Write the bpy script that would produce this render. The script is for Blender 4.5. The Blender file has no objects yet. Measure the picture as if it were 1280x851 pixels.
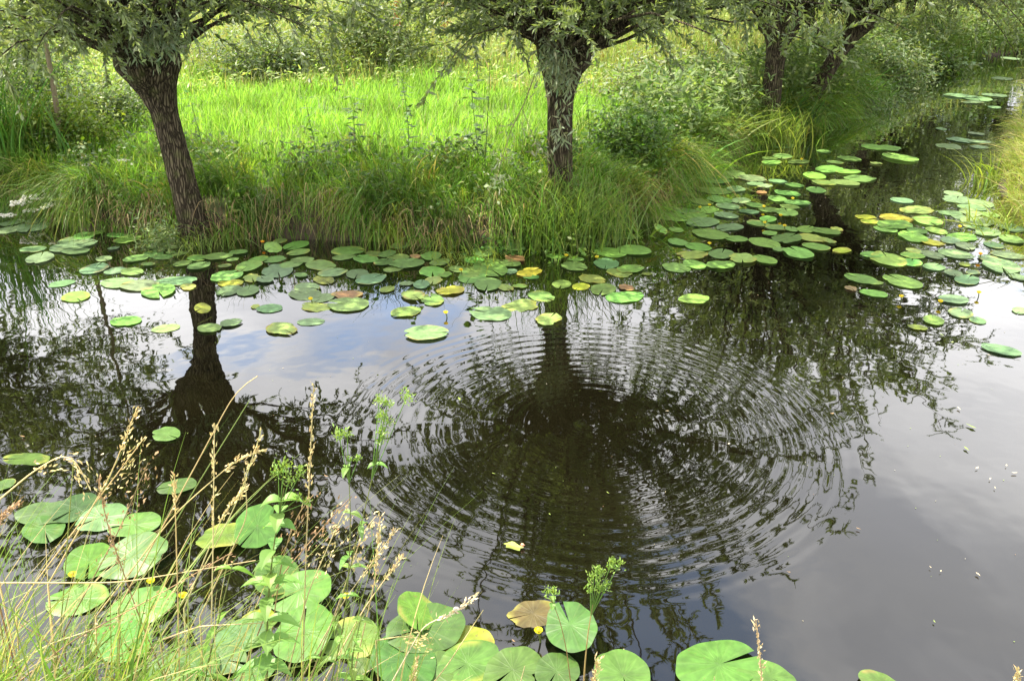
import bpy, math, random
import numpy as np

R = math.radians
rng = np.random.default_rng(11)
random.seed(5)
sc = bpy.context.scene
COL = sc.collection

# ------------------------------------------------------------------ camera
EYE = 2.4
PITCH = R(24.8)
FPX = 1050.0
cam = bpy.data.cameras.new('camera')
cam.sensor_width = 36.0
cam.lens = 36.0 * FPX / 1280.0
cam.clip_start = 0.05
cam.clip_end = 2000
cam_o = bpy.data.objects.new('camera', cam)
cam_o.location = (0, 0, EYE)
cam_o.rotation_euler = (R(90) - PITCH, 0, 0)
COL.objects.link(cam_o)
sc.camera = cam_o
CP, SP = math.cos(PITCH), math.sin(PITCH)


def at(px, py, z=0.0, D=None):
    """the point of the real place seen at a photograph pixel, at height z or at distance D"""
    u = (px - 640) / FPX
    v = (425.5 - py) / FPX
    d = np.array([u, CP + v * SP, -SP + v * CP])
    t = (D / d[1]) if D is not None else (z - EYE) / d[2]
    return np.array([0, 0, EYE]) + d * t


# ------------------------------------------------------------------ light
SUN_DIR = np.array([-0.56, 0.16, 0.95])
SUN_DIR /= np.linalg.norm(SUN_DIR)
SUN_EL = math.asin(SUN_DIR[2])
SUN_AZ = math.atan2(SUN_DIR[0], SUN_DIR[1])          # clockwise from +Y
sun = bpy.data.lights.new('sun', 'SUN')
sun.energy = 5.0
sun.angle = R(0.5)
sun.color = (1.0, 0.92, 0.77)
sun_o = bpy.data.objects.new('sun', sun)
from mathutils import Vector, Matrix
sun_o.rotation_euler = Vector(tuple(SUN_DIR)).to_track_quat('Z', 'Y').to_euler()
COL.objects.link(sun_o)

sc.view_settings.view_transform = 'Standard'
sc.view_settings.look = 'None'
sc.view_settings.gamma = 1
sc.view_settings.use_curve_mapping = False
sc.view_settings.exposure = 1.7


class NT:
    """small node helper"""
    def __init__(s, tree):
        s.t = tree
        tree.nodes.clear()

    def n(s, typ, **kw):
        nd = s.t.nodes.new(typ)
        for k, v in kw.items():
            if k.startswith('i_'):
                nd.inputs[k[2:].replace('_', ' ')].default_value = v
            else:
                setattr(nd, k, v)
        return nd

    def l(s, a, b):
        s.t.links.new(a, b)

    def math(s, op, a, b=None, clamp=False):
        nd = s.t.nodes.new('ShaderNodeMath')
        nd.operation = op
        nd.use_clamp = clamp
        for i, x in enumerate((a, b)):
            if x is None:
                continue
            if isinstance(x, (int, float)):
                nd.inputs[i].default_value = x
            else:
                s.l(x, nd.inputs[i])
        return nd.outputs[0]

    def ramp(s, fac, stops):
        nd = s.t.nodes.new('ShaderNodeValToRGB')
        cr = nd.color_ramp
        while len(cr.elements) < len(stops):
            cr.elements.new(0.5)
        for e, (p, c) in zip(cr.elements, stops):
            e.position = p
            e.color = (*c, 1) if len(c) == 3 else c
        s.l(fac, nd.inputs[0])
        return nd.outputs[0]

    def mixc(s, fac, a, b):
        nd = s.t.nodes.new('ShaderNodeMix')
        nd.data_type = 'RGBA'
        for sock, x in ((nd.inputs[0], fac), (nd.inputs[6], a), (nd.inputs[7], b)):
            if isinstance(x, (int, float)):
                sock.default_value = x
            elif isinstance(x, tuple):
                sock.default_value = (*x, 1) if len(x) == 3 else x
            else:
                s.l(x, sock)
        return nd.outputs[2]


world = bpy.data.worlds.new('World')
sc.world = world
world.use_nodes = True
w = NT(world.node_tree)
tc = w.n('ShaderNodeTexCoord')
sky = w.n('ShaderNodeTexSky', sky_type='NISHITA', sun_disc=False, sun_elevation=SUN_EL,
          sun_rotation=SUN_AZ, air_density=1.0, dust_density=1.0, ozone_density=1.0)
sep = w.n('ShaderNodeSeparateXYZ')
w.l(tc.outputs['Generated'], sep.inputs[0])
den = w.math('ADD', w.math('MAXIMUM', sep.outputs[2], 0.0), 0.22)
cmb = w.n('ShaderNodeCombineXYZ')
w.l(w.math('DIVIDE', sep.outputs[0], den), cmb.inputs[0])
w.l(w.math('DIVIDE', sep.outputs[1], den), cmb.inputs[1])
n1 = w.n('ShaderNodeTexNoise', i_Scale=1.15, i_Detail=9.0, i_Roughness=0.52, i_Distortion=0.35)
mp = w.n('ShaderNodeMapping')
mp.inputs['Location'].default_value = (2.3, 0.7, 0)
w.l(cmb.outputs[0], mp.inputs[0])
w.l(mp.outputs[0], n1.inputs['Vector'])
cover = w.ramp(n1.outputs[0], [(0.36, (0, 0, 0)), (0.43, (1, 1, 1))])
n2 = w.n('ShaderNodeTexNoise', i_Scale=1.9, i_Detail=6.0, i_Roughness=0.5, i_Distortion=0.6)
mp2 = w.n('ShaderNodeMapping')
mp2.inputs['Location'].default_value = (8.3, 3.1, 0)
w.l(cmb.outputs[0], mp2.inputs[0])
w.l(mp2.outputs[0], n2.inputs['Vector'])
shade = w.ramp(n2.outputs[0], [(0.38, (0.60, 0.60, 0.63)), (0.58, (1.0, 0.98, 0.97))])
vm = w.n('ShaderNodeVectorMath', operation='SCALE')
w.l(shade, vm.inputs[0])
w.l(w.math('ADD', 5.0, w.math('MULTIPLY', sep.outputs[2], 12.0)), vm.inputs['Scale'])
skyg = w.n('ShaderNodeVectorMath', operation='ADD')
w.l(sky.outputs[0], skyg.inputs[0])
skyg.inputs[1].default_value = (2.2, 2.5, 3.0)
cl = w.mixc(cover, skyg.outputs[0], vm.outputs[0])
bg = w.n('ShaderNodeBackground')
bg.inputs['Strength'].default_value = 0.1
w.l(cl, bg.inputs['Color'])
wo = w.n('ShaderNodeOutputWorld')
w.l(bg.outputs[0], wo.inputs[0])


# ------------------------------------------------------------------ object helpers
def tag(o, label=None, cat=None, group=None, kind=None):
    if label: o['label'] = label
    if cat: o['category'] = cat
    if group: o['group'] = group
    if kind: o['kind'] = kind
    return o


def empty(name, loc):
    o = bpy.data.objects.new(name, None)
    o.location = tuple(loc)
    o.empty_display_size = 0.1
    COL.objects.link(o)
    return o


def mesh_np(name, V, F, mat, parent=None, loc=None, col=None, smooth=True):
    """V (n,3); F (m,4) or (m,3) int array, or list of such arrays; col (n,3)"""
    Fs = F if isinstance(F, list) else [F]
    Fs = [f for f in Fs if len(f)]
    me = bpy.data.meshes.new(name)
    V = np.asarray(V, dtype=np.float32)
    me.vertices.add(len(V))
    me.vertices.foreach_set('co', V.ravel())
    idx = np.concatenate([f.ravel() for f in Fs]).astype(np.int32)
    counts = np.concatenate([np.full(len(f), f.shape[1], dtype=np.int32) for f in Fs])
    starts = np.concatenate([[0], np.cumsum(counts)[:-1]]).astype(np.int32)
    me.loops.add(len(idx))
    me.loops.foreach_set('vertex_index', idx)
    me.polygons.add(len(counts))
    me.polygons.foreach_set('loop_start', starts)
    me.polygons.foreach_set('loop_total', counts)
    if smooth:
        me.polygons.foreach_set('use_smooth', np.ones(len(counts), dtype=bool))
    if col is not None:
        a = me.color_attributes.new('Col', 'FLOAT_COLOR', 'POINT')
        c = np.ones((len(V), 4), dtype=np.float32)
        c[:, :3] = col
        a.data.foreach_set('color', c.ravel())
    me.update(calc_edges=True)
    me.materials.append(mat)
    o = bpy.data.objects.new(name, me)
    if loc is not None:
        o.location = tuple(loc)
    COL.objects.link(o)
    if parent is not None:
        o.parent = parent
    return o


class Acc:
    """collects vertex/face/colour arrays into one mesh"""
    def __init__(s):
        s.V, s.F3, s.F4, s.C, s.n = [], [], [], [], 0

    def add(s, V, F, col):
        V = np.asarray(V, float).reshape(-1, 3)
        F = np.asarray(F, int) + s.n
        (s.F4 if F.shape[1] == 4 else s.F3).append(F)
        s.V.append(V)
        c = np.empty((len(V), 3))
        c[:] = col
        s.C.append(c)
        s.n += len(V)

    def ribbons(s, P, W, S, col):
        """P (N,K,3) centre lines, W (N,K) half widths, S (N,3)/(N,K,3) sideways, col (N,3)"""
        N, K, _ = P.shape
        if N == 0:
            return
        if S.ndim == 2:
            S = S[:, None, :]
        A = P - S * W[..., None]
        B = P + S * W[..., None]
        V = np.stack([A, B], axis=2).reshape(-1, 3)
        base = (np.arange(N) * 2 * K)[:, None] + (np.arange(K - 1) * 2)[None, :]
        b = base.ravel()
        F = np.stack([b, b + 1, b + 3, b + 2], axis=1)
        col = np.asarray(col, float)
        if col.ndim == 1:
            col = np.tile(col, (N, 1))
        s.add(V, F, np.repeat(col, 2 * K, axis=0))

    def leaves(s, O, Dr, Nn, L, Wd, col):
        """N lance leaves: origin, direction, normal, length, half width; folded diamonds of four vertices"""
        Dr = Dr / np.linalg.norm(Dr, axis=1, keepdims=True)
        Sd = np.cross(Dr, Nn)
        Sd /= np.linalg.norm(Sd, axis=1, keepdims=True) + 1e-9
        L = np.broadcast_to(L, len(O))[:, None]
        Wd = np.broadcast_to(Wd, len(O))[:, None]
        m = O + Dr * L * 0.42
        V = np.stack([O, m - Sd * Wd, O + Dr * L, m + Sd * Wd], axis=1).reshape(-1, 3)
        b = np.arange(len(O)) * 4
        F = np.stack([b, b + 1, b + 2, b + 3], axis=1)
        s.add(V, F, np.repeat(np.broadcast_to(col, (len(O), 3)), 4, axis=0))

    def tube(s, P, rad, seg=6, col=(0.1, 0.1, 0.1), rough=0.0, cap=True, ridges=0):
        P = np.asarray(P, float)
        K = len(P)
        rad = np.broadcast_to(rad, K)
        T = np.gradient(P, axis=0)
        T /= np.linalg.norm(T, axis=1, keepdims=True) + 1e-9
        ref = np.array([1.0, 0.13, 0.07])
        if abs(T[0] @ ref) > 0.9:
            ref = np.array([0.1, 1.0, 0.07])
        rings = []
        a = np.arange(seg) * 2 * np.pi / seg
        ph = rng.uniform(0, 6.28, 4)
        for k in range(K):
            x = ref - T[k] * (ref @ T[k]); x /= np.linalg.norm(x)
            y = np.cross(T[k], x)
            ref = x
            r = rad[k] * (1 + rough * rng.normal(0, 1, seg))
            if ridges:
                r = r * (1 + 0.05 * np.sin(ridges * a + ph[0] + 0.5 * np.sin(k * 0.35 + ph[1])) + 0.06 * np.sin(2 * a + k * 0.12 + ph[2]))
            rings.append(P[k] + r[:, None] * (np.cos(a)[:, None] * x + np.sin(a)[:, None] * y))
        V = np.concatenate(rings)
        F = []
        for k in range(K - 1):
            i = np.arange(seg)
            j = (i + 1) % seg
            F.append(np.stack([k * seg + i, k * seg + j, (k + 1) * seg + j, (k + 1) * seg + i], axis=1))
        n0 = s.n
        s.add(V, np.concatenate(F), col)
        if cap:
            for end, off in ((0, 0), (K - 1, (K - 1) * seg)):
                i = np.arange(seg); j = (i + 1) % seg
                s.V.append(P[end][None]); s.C.append(np.array([col], float)); ci = s.n; s.n += 1
                s.F3.append(np.stack([n0 + off + i, n0 + off + j, np.full(seg, ci)], axis=1))

    def ball(s, c, r, col, seg=8, rings=5, jit=0.0):
        c = np.asarray(c, float)
        r = np.broadcast_to(r, 3)
        V = [c + [0, 0, r[2]]]
        for k in range(1, rings):
            t = math.pi * k / rings
            for i in range(seg):
                a = 2 * math.pi * i / seg
                q = 1 + jit * random.uniform(-1, 1)
                V.append(c + np.array([r[0] * math.sin(t) * math.cos(a) * q, r[1] * math.sin(t) * math.sin(a) * q, r[2] * math.cos(t) * q]))
        V.append(c - [0, 0, r[2]])
        F3, F4 = [], []
        for i in range(seg):
            j = (i + 1) % seg
            F3.append((0, 1 + i, 1 + j))
            F3.append((len(V) - 1, 1 + (rings - 2) * seg + j, 1 + (rings - 2) * seg + i))
            for k in range(rings - 2):
                F4.append((1 + k * seg + i, 1 + (k + 1) * seg + i, 1 + (k + 1) * seg + j, 1 + k * seg + j))
        n0 = s.n
        s.add(np.array(V), np.array(F3), col)
        s.F4.append(np.array(F4) + n0)

    def build(s, name, mat, parent=None, loc=None, smooth=True, origin=None):
        V = np.concatenate(s.V)
        if origin is not None:
            V = V - np.asarray(origin)
        F = []
        if s.F4: F.append(np.concatenate(s.F4))
        if s.F3: F.append(np.concatenate(s.F3))
        return mesh_np(name, V, F, mat, parent, loc if loc is not None else origin, np.concatenate(s.C), smooth)


def unit(v):
    return v / (np.linalg.norm(v, axis=-1, keepdims=True) + 1e-9)


def vary(base, n, v=0.25, hue=0.12):
    """n plant colours scattered about a base colour"""
    b = np.asarray(base, float)[None]
    k = np.clip(rng.normal(1, v, (n, 1)), 0.4, 1.8)
    h = rng.normal(0, hue, (n, 3)) * np.array([1.0, 0.4, 1.0])
    return np.clip(b * k * (1 + h), 0.002, 0.9)


def mixcols(cols, probs, n, v=0.2, hue=0.1):
    pick = rng.choice(len(cols), n, p=np.array(probs) / sum(probs))
    return vary((1, 1, 1), n, v, hue) * np.array(cols)[pick]


# ------------------------------------------------------------------ materials
def mat_foliage(name, transl=0.35, rough=0.55, spec=0.35, tint=(1.25, 1.2, 0.6)):
    m = bpy.data.materials.new(name)
    m.use_nodes = True
    t = NT(m.node_tree)
    at_ = t.n('ShaderNodeAttribute', attribute_name='Col')
    p = t.n('ShaderNodeBsdfPrincipled')
    p.inputs['Roughness'].default_value = rough
    p.inputs['Specular IOR Level'].default_value = spec
    t.l(at_.outputs['Color'], p.inputs['Base Color'])
    tr = t.n('ShaderNodeBsdfTranslucent')
    vm_ = t.n('ShaderNodeVectorMath', operation='MULTIPLY')
    t.l(at_.outputs['Color'], vm_.inputs[0])
    vm_.inputs[1].default_value = tint
    t.l(vm_.outputs[0], tr.inputs['Color'])
    mx = t.n('ShaderNodeMixShader')
    mx.inputs[0].default_value = transl
    t.l(p.outputs[0], mx.inputs[1]); t.l(tr.outputs[0], mx.inputs[2])
    o = t.n('ShaderNodeOutputMaterial')
    t.l(mx.outputs[0], o.inputs[0])
    return m


M_GRASS = mat_foliage('grass_blades', 0.42, 0.5, 0.3, (1.5, 1.65, 0.75))
M_LEAF = mat_foliage('willow_leaves', 0.40, 0.5, 0.45, (1.3, 1.35, 0.6))
M_WEED = mat_foliage('weed_leaves', 0.35, 0.5, 0.35, (1.4, 1.5, 0.4))
M_STRAW = mat_foliage('dry_straw', 0.15, 0.7, 0.2, (1.1, 1.0, 0.8))
M_PETAL = mat_foliage('petals', 0.25, 0.5, 0.3, (1.1, 1.0, 0.6))


def mat_bark():
    m = bpy.data.materials.new('willow_bark')
    m.use_nodes = True
    t = NT(m.node_tree)
    tc_ = t.n('ShaderNodeTexCoord')
    mp_ = t.n('ShaderNodeMapping')
    mp_.inputs['Scale'].default_value = (1, 1, 0.10)
    t.l(tc_.outputs['Object'], mp_.inputs[0])
    v = t.n('ShaderNodeTexVoronoi', feature='DISTANCE_TO_EDGE', i_Scale=46.0)
    nz = t.n('ShaderNodeTexNoise', i_Scale=9.0, i_Detail=6.0)
    vmx = t.n('ShaderNodeVectorMath', operation='ADD')
    nz2 = t.n('ShaderNodeTexNoise', i_Scale=5.0, i_Detail=3.0)
    t.l(tc_.outputs['Object'], nz2.inputs['Vector'])
    sc_ = t.n('ShaderNodeVectorMath', operation='SCALE')
    t.l(nz2.outputs['Color'], sc_.inputs[0]); sc_.inputs['Scale'].default_value = 0.07
    t.l(mp_.outputs[0], vmx.inputs[0]); t.l(sc_.outputs[0], vmx.inputs[1])
    t.l(vmx.outputs[0], v.inputs['Vector'])
    t.l(tc_.outputs['Object'], nz.inputs['Vector'])
    ridge = t.ramp(v.outputs['Distance'], [(0.0, (0, 0, 0)), (0.22, (1, 1, 1))])
    col = t.mixc(ridge, (0.014, 0.010, 0.006), (0.10, 0.082, 0.052))
    moss = t.ramp(nz.outputs[0], [(0.50, (0, 0, 0)), (0.68, (1, 1, 1))])
    mf = t.math('MULTIPLY', moss, 0.5)
    col = t.mixc(mf, col, (0.085, 0.10, 0.03))
    p = t.n('ShaderNodeBsdfPrincipled')
    p.inputs['Roughness'].default_value = 0.9
    p.inputs['Specular IOR Level'].default_value = 0.15
    t.l(col, p.inputs['Base Color'])
    b = t.n('ShaderNodeBump', i_Strength=1.0, i_Distance=0.018)
    t.l(ridge, b.inputs['Height'])
    t.l(b.outputs[0], p.inputs['Normal'])
    o = t.n('ShaderNodeOutputMaterial')
    t.l(p.outputs[0], o.inputs[0])
    return m


M_BARK = mat_bark()


def mat_soil():
    m = bpy.data.materials.new('soil_and_turf')
    m.use_nodes = True
    t = NT(m.node_tree)
    tc_ = t.n('ShaderNodeTexCoord')
    nz = t.n('ShaderNodeTexNoise', i_Scale=3.0, i_Detail=8.0, i_Roughness=0.7)
    t.l(tc_.outputs['Object'], nz.inputs['Vector'])
    sp = t.n('ShaderNodeSeparateXYZ')
    t.l(tc_.outputs['Object'], sp.inputs[0])
    up = t.math('MULTIPLY', t.math('SUBTRACT', sp.outputs[2], 0.18), 6.0, True)
    turf = t.ramp(nz.outputs[0], [(0.3, (0.035, 0.06, 0.012)), (0.55, (0.07, 0.11, 0.02)), (0.75, (0.13, 0.13, 0.045))])
    mud = t.ramp(nz.outputs[0], [(0.3, (0.02, 0.015, 0.008)), (0.7, (0.055, 0.04, 0.024))])
    col = t.mixc(up, mud, turf)
    p = t.n('ShaderNodeBsdfPrincipled')
    p.inputs['Roughness'].default_value = 0.95
    t.l(col, p.inputs['Base Color'])
    b = t.n('ShaderNodeBump', i_Strength=0.8, i_Distance=0.04)
    t.l(nz.outputs[0], b.inputs['Height'])
    t.l(b.outputs[0], p.inputs['Normal'])
    o = t.n('ShaderNodeOutputMaterial')
    t.l(p.outputs[0], o.inputs[0])
    return m


RIP = at(735, 531)


def mat_water():
    m = bpy.data.materials.new('pond_water')
    m.use_nodes = True
    t = NT(m.node_tree)
    tc_ = t.n('ShaderNodeTexCoord')
    P = tc_.outputs['Object']
    sub = t.n('ShaderNodeVectorMath', operation='SUBTRACT')
    t.l(P, sub.inputs[0]); sub.inputs[1].default_value = (RIP[0], RIP[1], 0)
    # a little irregularity, so the rings are not perfect circles
    wz = t.n('ShaderNodeTexNoise', i_Scale=1.3, i_Detail=2.0)
    t.l(P, wz.inputs['Vector'])
    ln = t.n('ShaderNodeVectorMath', operation='LENGTH')
    t.l(sub.outputs[0], ln.inputs[0])
    r = t.math('ADD', ln.outputs['Value'], t.math('MULTIPLY', t.math('SUBTRACT', wz.outputs[0], 0.5), 0.11))
    # packet of rings: the wavelength shortens inwards
    ph = t.math('MULTIPLY', t.math('POWER', r, 0.90), 2 * math.pi / 0.076)
    wave = t.math('SINE', ph)
    env = t.ramp(t.math('DIVIDE', r, 2.0), [(0.02, (0.12,) * 3), (0.28, (0.22,) * 3), (0.50, (0.95,) * 3), (0.66, (0.75,) * 3), (0.755, (0.0,) * 3)])
    az = t.n('ShaderNodeTexNoise', i_Scale=1.8, i_Detail=1.0)
    t.l(P, az.inputs['Vector'])
    amp = t.math('MULTIPLY', env, t.ramp(az.outputs[0], [(0.34, (0.40,) * 3), (0.62, (1.05,) * 3)]))
    h1 = t.math('MULTIPLY', t.math('MULTIPLY', wave, amp), 0.00058)
    # second finer train in the middle
    w2 = t.math('SINE', t.math('MULTIPLY', r, 2 * math.pi / 0.034))
    e2 = t.ramp(t.math('DIVIDE', r, 2.0), [(0.0, (0.8,) * 3), (0.30, (0.8,) * 3), (0.60, (0.0,) * 3)])
    h2 = t.math('MULTIPLY', t.math('MULTIPLY', w2, e2), 0.00003)
    # faint breath of wind everywhere
    n1_ = t.n('ShaderNodeTexNoise', i_Scale=3.2, i_Detail=2.0, i_Roughness=0.45)
    t.l(P, n1_.inputs['Vector'])
    h3 = t.math('MULTIPLY', n1_.outputs[0], 0.0026)
    n2_ = t.n('ShaderNodeTexNoise', i_Scale=22.0, i_Detail=1.0)
    t.l(P, n2_.inputs['Vector'])
    h4 = t.math('MULTIPLY', n2_.outputs[0], 0.00004)
    H = t.math('ADD', t.math('ADD', h1, h2), t.math('ADD', h3, h4))
    b = t.n('ShaderNodeBump', i_Strength=1.0, i_Distance=1.0)
    t.l(H, b.inputs['Height'])
    fr = t.n('ShaderNodeFresnel', i_IOR=1.33)
    t.l(b.outputs[0], fr.inputs['Normal'])
    fac = t.math('MINIMUM', t.math('MULTIPLY', fr.outputs[0], 2.7), 0.72)
    gl = t.n('ShaderNodeBsdfGlossy')
    gl.inputs['Roughness'].default_value = 0.015
    gl.inputs['Color'].default_value = (0.97, 0.98, 1, 1)
    t.l(b.outputs[0], gl.inputs['Normal'])
    df = t.n('ShaderNodeBsdfDiffuse')
    n3_ = t.n('ShaderNodeTexNoise', i_Scale=1.7, i_Detail=5.0)
    t.l(P, n3_.inputs['Vector'])
    t.l(t.ramp(n3_.outputs[0], [(0.35, (0.0022, 0.0020, 0.0009)), (0.7, (0.0042, 0.0038, 0.0015))]), df.inputs['Color'])
    mx = t.n('ShaderNodeMixShader')
    t.l(fac, mx.inputs[0]); t.l(df.outputs[0], mx.inputs[1]); t.l(gl.outputs[0], mx.inputs[2])
    o = t.n('ShaderNodeOutputMaterial')
    t.l(mx.outputs[0], o.inputs[0])
    return m


def mat_pad():
    m = bpy.data.materials.new('lily_pad_leaf')
    m.use_nodes = True
    t = NT(m.node_tree)
    at_ = t.n('ShaderNodeAttribute', attribute_name='Col')
    tc_ = t.n('ShaderNodeTexCoord')
    sp = t.n('ShaderNodeSeparateXYZ')
    t.l(tc_.outputs['Object'], sp.inputs[0])
    ang = t.math('ARCTAN2', t.math('ABSOLUTE', sp.outputs[1]), sp.outputs[0])
    ln = t.n('ShaderNodeVectorMath', operation='LENGTH')
    t.l(tc_.outputs['Object'], ln.inputs[0])
    vein = t.math('POWER', t.math('ABSOLUTE', t.math('COSINE', t.math('MULTIPLY', ang, 7.5))), 14.0)
    nz = t.n('ShaderNodeTexNoise', i_Scale=22.0, i_Detail=5.0)
    geo = t.n('ShaderNodeNewGeometry')
    t.l(geo.outputs['Position'], nz.inputs['Vector'])
    var = t.ramp(nz.outputs[0], [(0.3, (0.72,) * 3), (0.7, (1.22,) * 3)])
    vm_ = t.n('ShaderNodeVectorMath', operation='MULTIPLY')
    t.l(at_.outputs['Color'], vm_.inputs[0]); t.l(var, vm_.inputs[1])
    col = t.mixc(t.math('MULTIPLY', vein, 0.035), vm_.outputs[0], (0.28, 0.36, 0.12))
    nz2 = t.n('ShaderNodeTexNoise', i_Scale=48.0, i_Detail=2.0)
    t.l(geo.outputs['Position'], nz2.inputs['Vector'])
    spots = t.ramp(nz2.outputs[0], [(0.70, (0,) * 3), (0.74, (1,) * 3)])
    col = t.mixc(t.math('MULTIPLY', spots, 0.65), col, (0.10, 0.075, 0.03))
    p = t.n('ShaderNodeBsdfPrincipled')
    p.inputs['Roughness'].default_value = 0.46
    p.inputs['Specular IOR Level'].default_value = 0.32
    t.l(col, p.inputs['Base Color'])
    b = t.n('ShaderNodeBump', i_Strength=0.35, i_Distance=0.0016)
    t.l(t.math('ADD', vein, nz.outputs[0]), b.inputs['Height'])
    t.l(b.outputs[0], p.inputs['Normal'])
    tr = t.n('ShaderNodeBsdfTranslucent')
    t.l(col, tr.inputs['Color'])
    mx = t.n('ShaderNodeMixShader')
    mx.inputs[0].default_value = 0.12
    t.l(p.outputs[0], mx.inputs[1]); t.l(tr.outputs[0], mx.inputs[2])
    o = t.n('ShaderNodeOutputMaterial')
    t.l(mx.outputs[0], o.inputs[0])
    return m


M_SOIL = mat_soil()
M_WATER = mat_water()
M_PAD = mat_pad()

# ------------------------------------------------------------------ land and water
A_PX = [(-700, 215), (-250, 240), (-40, 262), (60, 268), (105, 286), (170, 292), (215, 297), (262, 303), (330, 296), (400, 298), (470, 300),
        (560, 310), (625, 306), (690, 297), (760, 290), (805, 278), (835, 258), (868, 225), (905, 196), (955, 172),
        (1005, 166), (1048, 152), (1062, 132), (1090, 110), (1130, 92), (1175, 78), (1225, 70), (1290, 66), (1400, 64)]
A = [tuple(at(x, y)[:2]) for x, y in A_PX]
A = A + [(45, 27), (60, 90), (-90, 90), (-90, 12)]
B_PX = [(1500, 345), (1330, 322), (1290, 292), (1268, 262), (1258, 232), (1262, 200), (1278, 165), (1290, 130), (1305, 106), (1325, 95), (1420, 84)]
B = [tuple(at(x, y)[:2]) for x, y in B_PX]
B = B + [(45, 20), (60, 18), (60, 5)]
Cc = [(-60, 3.3), (-9, 2.6), (-3.5, 2.12), (-1.6, 1.98), (-0.4, 1.84), (0.6, 1.72), (2.0, 1.75), (4, 1.8), (60, 1.6), (60, -60), (-60, -60)]
POLYS = [np.array(A), np.array(B), np.array(Cc)]


def sdist(P, poly):
    """signed distance of points (n,2) to a polygon, positive inside"""
    n = len(poly)
    d = np.full(len(P), 1e9)
    inside = np.zeros(len(P), bool)
    for i in range(n):
        a, b = poly[i], poly[(i + 1) % n]
        ab = b - a
        t = np.clip(((P - a) @ ab) / (ab @ ab), 0, 1)
        q = P - (a + t[:, None] * ab)
        d = np.minimum(d, np.hypot(q[:, 0], q[:, 1]))
        cond = ((a[1] > P[:, 1]) != (b[1] > P[:, 1]))
        xi = a[0] + (P[:, 1] - a[1]) / (b[1] - a[1] + 1e-12) * ab[0]
        inside ^= cond & (P[:, 0] < xi)
    return np.where(inside, d, -d)


def wob(P):
    x, y = P[:, 0], P[:, 1]
    return (0.06 * np.sin(3.1 * x + 1.7 * y) + 0.05 * np.sin(5.3 * y - 2.2 * x + 1) + 0.03 * np.sin(9.1 * x + 3) * np.cos(7.7 * y))


def height(P):
    dA, dB, dC = (sdist(P, p) for p in POLYS)
    d = np.maximum(np.maximum(dA, dB), dC) + wob(P) * 0.8
    z = np.where(d < 0, np.maximum(d * 1.6, -0.6), 0.0)
    up = np.clip(d, 0, None)
    zt = 0.30 * (1 - np.exp(-up / 0.10)) + 0.10 * (1 - np.exp(-up / 0.9))
    zC = 0.16 * (1 - np.exp(-up / 0.06)) + 0.55 * (1 - np.exp(-up / 1.2))
    zt = np.where(dC > -0.1, zC, zt)
    zt = zt + np.clip(up, 0, 1) * (0.03 * np.sin(1.3 * P[:, 0] + 0.6) * np.cos(1.1 * P[:, 1]) + 0.5 * wob(P) * 0.3)
    return z + zt


gx = np.concatenate([np.linspace(-600, -12, 24)[:-1], np.linspace(-12, 14, 300), np.linspace(14, 600, 24)[1:]])
gy = np.concatenate([np.linspace(-100, 0, 12)[:-1], np.linspace(0, 28, 320), np.linspace(28, 900, 26)[1:]])
GX, GY = np.meshgrid(gx, gy)
P2 = np.stack([GX.ravel(), GY.ravel()], axis=1)
Z = height(P2)
nx, ny = len(gx), len(gy)
ii, jj = np.meshgrid(np.arange(nx - 1), np.arange(ny - 1))
b0 = (jj * nx + ii).ravel()
ground = mesh_np('ground', np.column_stack([P2, Z]), np.stack([b0, b0 + 1, b0 + nx + 1, b0 + nx], axis=1), M_SOIL)
tag(ground, kind='structure')

wx = np.linspace(-80, 80, 5)
wy = np.linspace(-30, 130, 5)
WX, WY = np.meshgrid(wx, wy)
b0 = (np.arange(4)[:, None] * 5 + np.arange(4)[None]).ravel()
water = mesh_np('water', np.column_stack([WX.ravel(), WY.ravel(), np.zeros(25)]), np.stack([b0, b0 + 1, b0 + 6, b0 + 5], axis=1), M_WATER)
tag(water, kind='structure')


# ------------------------------------------------------------------ grass
def blades(acc, base, lean, length, curl, width, cols, K=4, droop=0.0):
    """arched blades. lean (N,2): horizontal push at the tip as a share of length; droop bends tips down"""
    N = len(base)
    t = np.linspace(0, 1, K)[None, :, None]
    L = length[:, None, None]
    up = np.array([0, 0, 1.0])
    ln = np.concatenate([lean, np.zeros((N, 1))], axis=1)[:, None, :]
    dr = np.broadcast_to(droop, N)[:, None, None]
    P = base[:, None, :] + L * (up * (t * (1 - 0.25 * curl[:, None, None] * t) - dr * t ** 2.6) + ln * t ** 1.7)
    side = np.stack([rng.normal(0, 1, N), rng.normal(0, 1, N), rng.normal(0, 0.25, N)], axis=1)
    side = unit(side)
    W = width[:, None] * (1 - np.linspace(0, 1, K)[None] ** 1.8) + 0.0003
    acc.ribbons(P, W, side, cols)


def scatter(poly_i, x0, x1, y0, y1, n, dmin, dmax=99):
    P = np.column_stack([rng.uniform(x0, x1, n), rng.uniform(y0, y1, n)])
    # only what the camera's surroundings could see
    P = P[np.abs(P[:, 0]) < 0.70 * P[:, 1] + 2.2]
    d = sdist(P, POLYS[poly_i])
    k = (d > dmin) & (d < dmax)
    return P[k], d[k]


def clump(P, s=1.0):
    x, y = P[:, 0] * s, P[:, 1] * s
    return 0.5 + 0.25 * np.sin(2.3 * x + 1.1 * np.sin(1.9 * y)) + 0.25 * np.sin(3.1 * y + 1.3 * np.sin(2.7 * x + 1))


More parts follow.
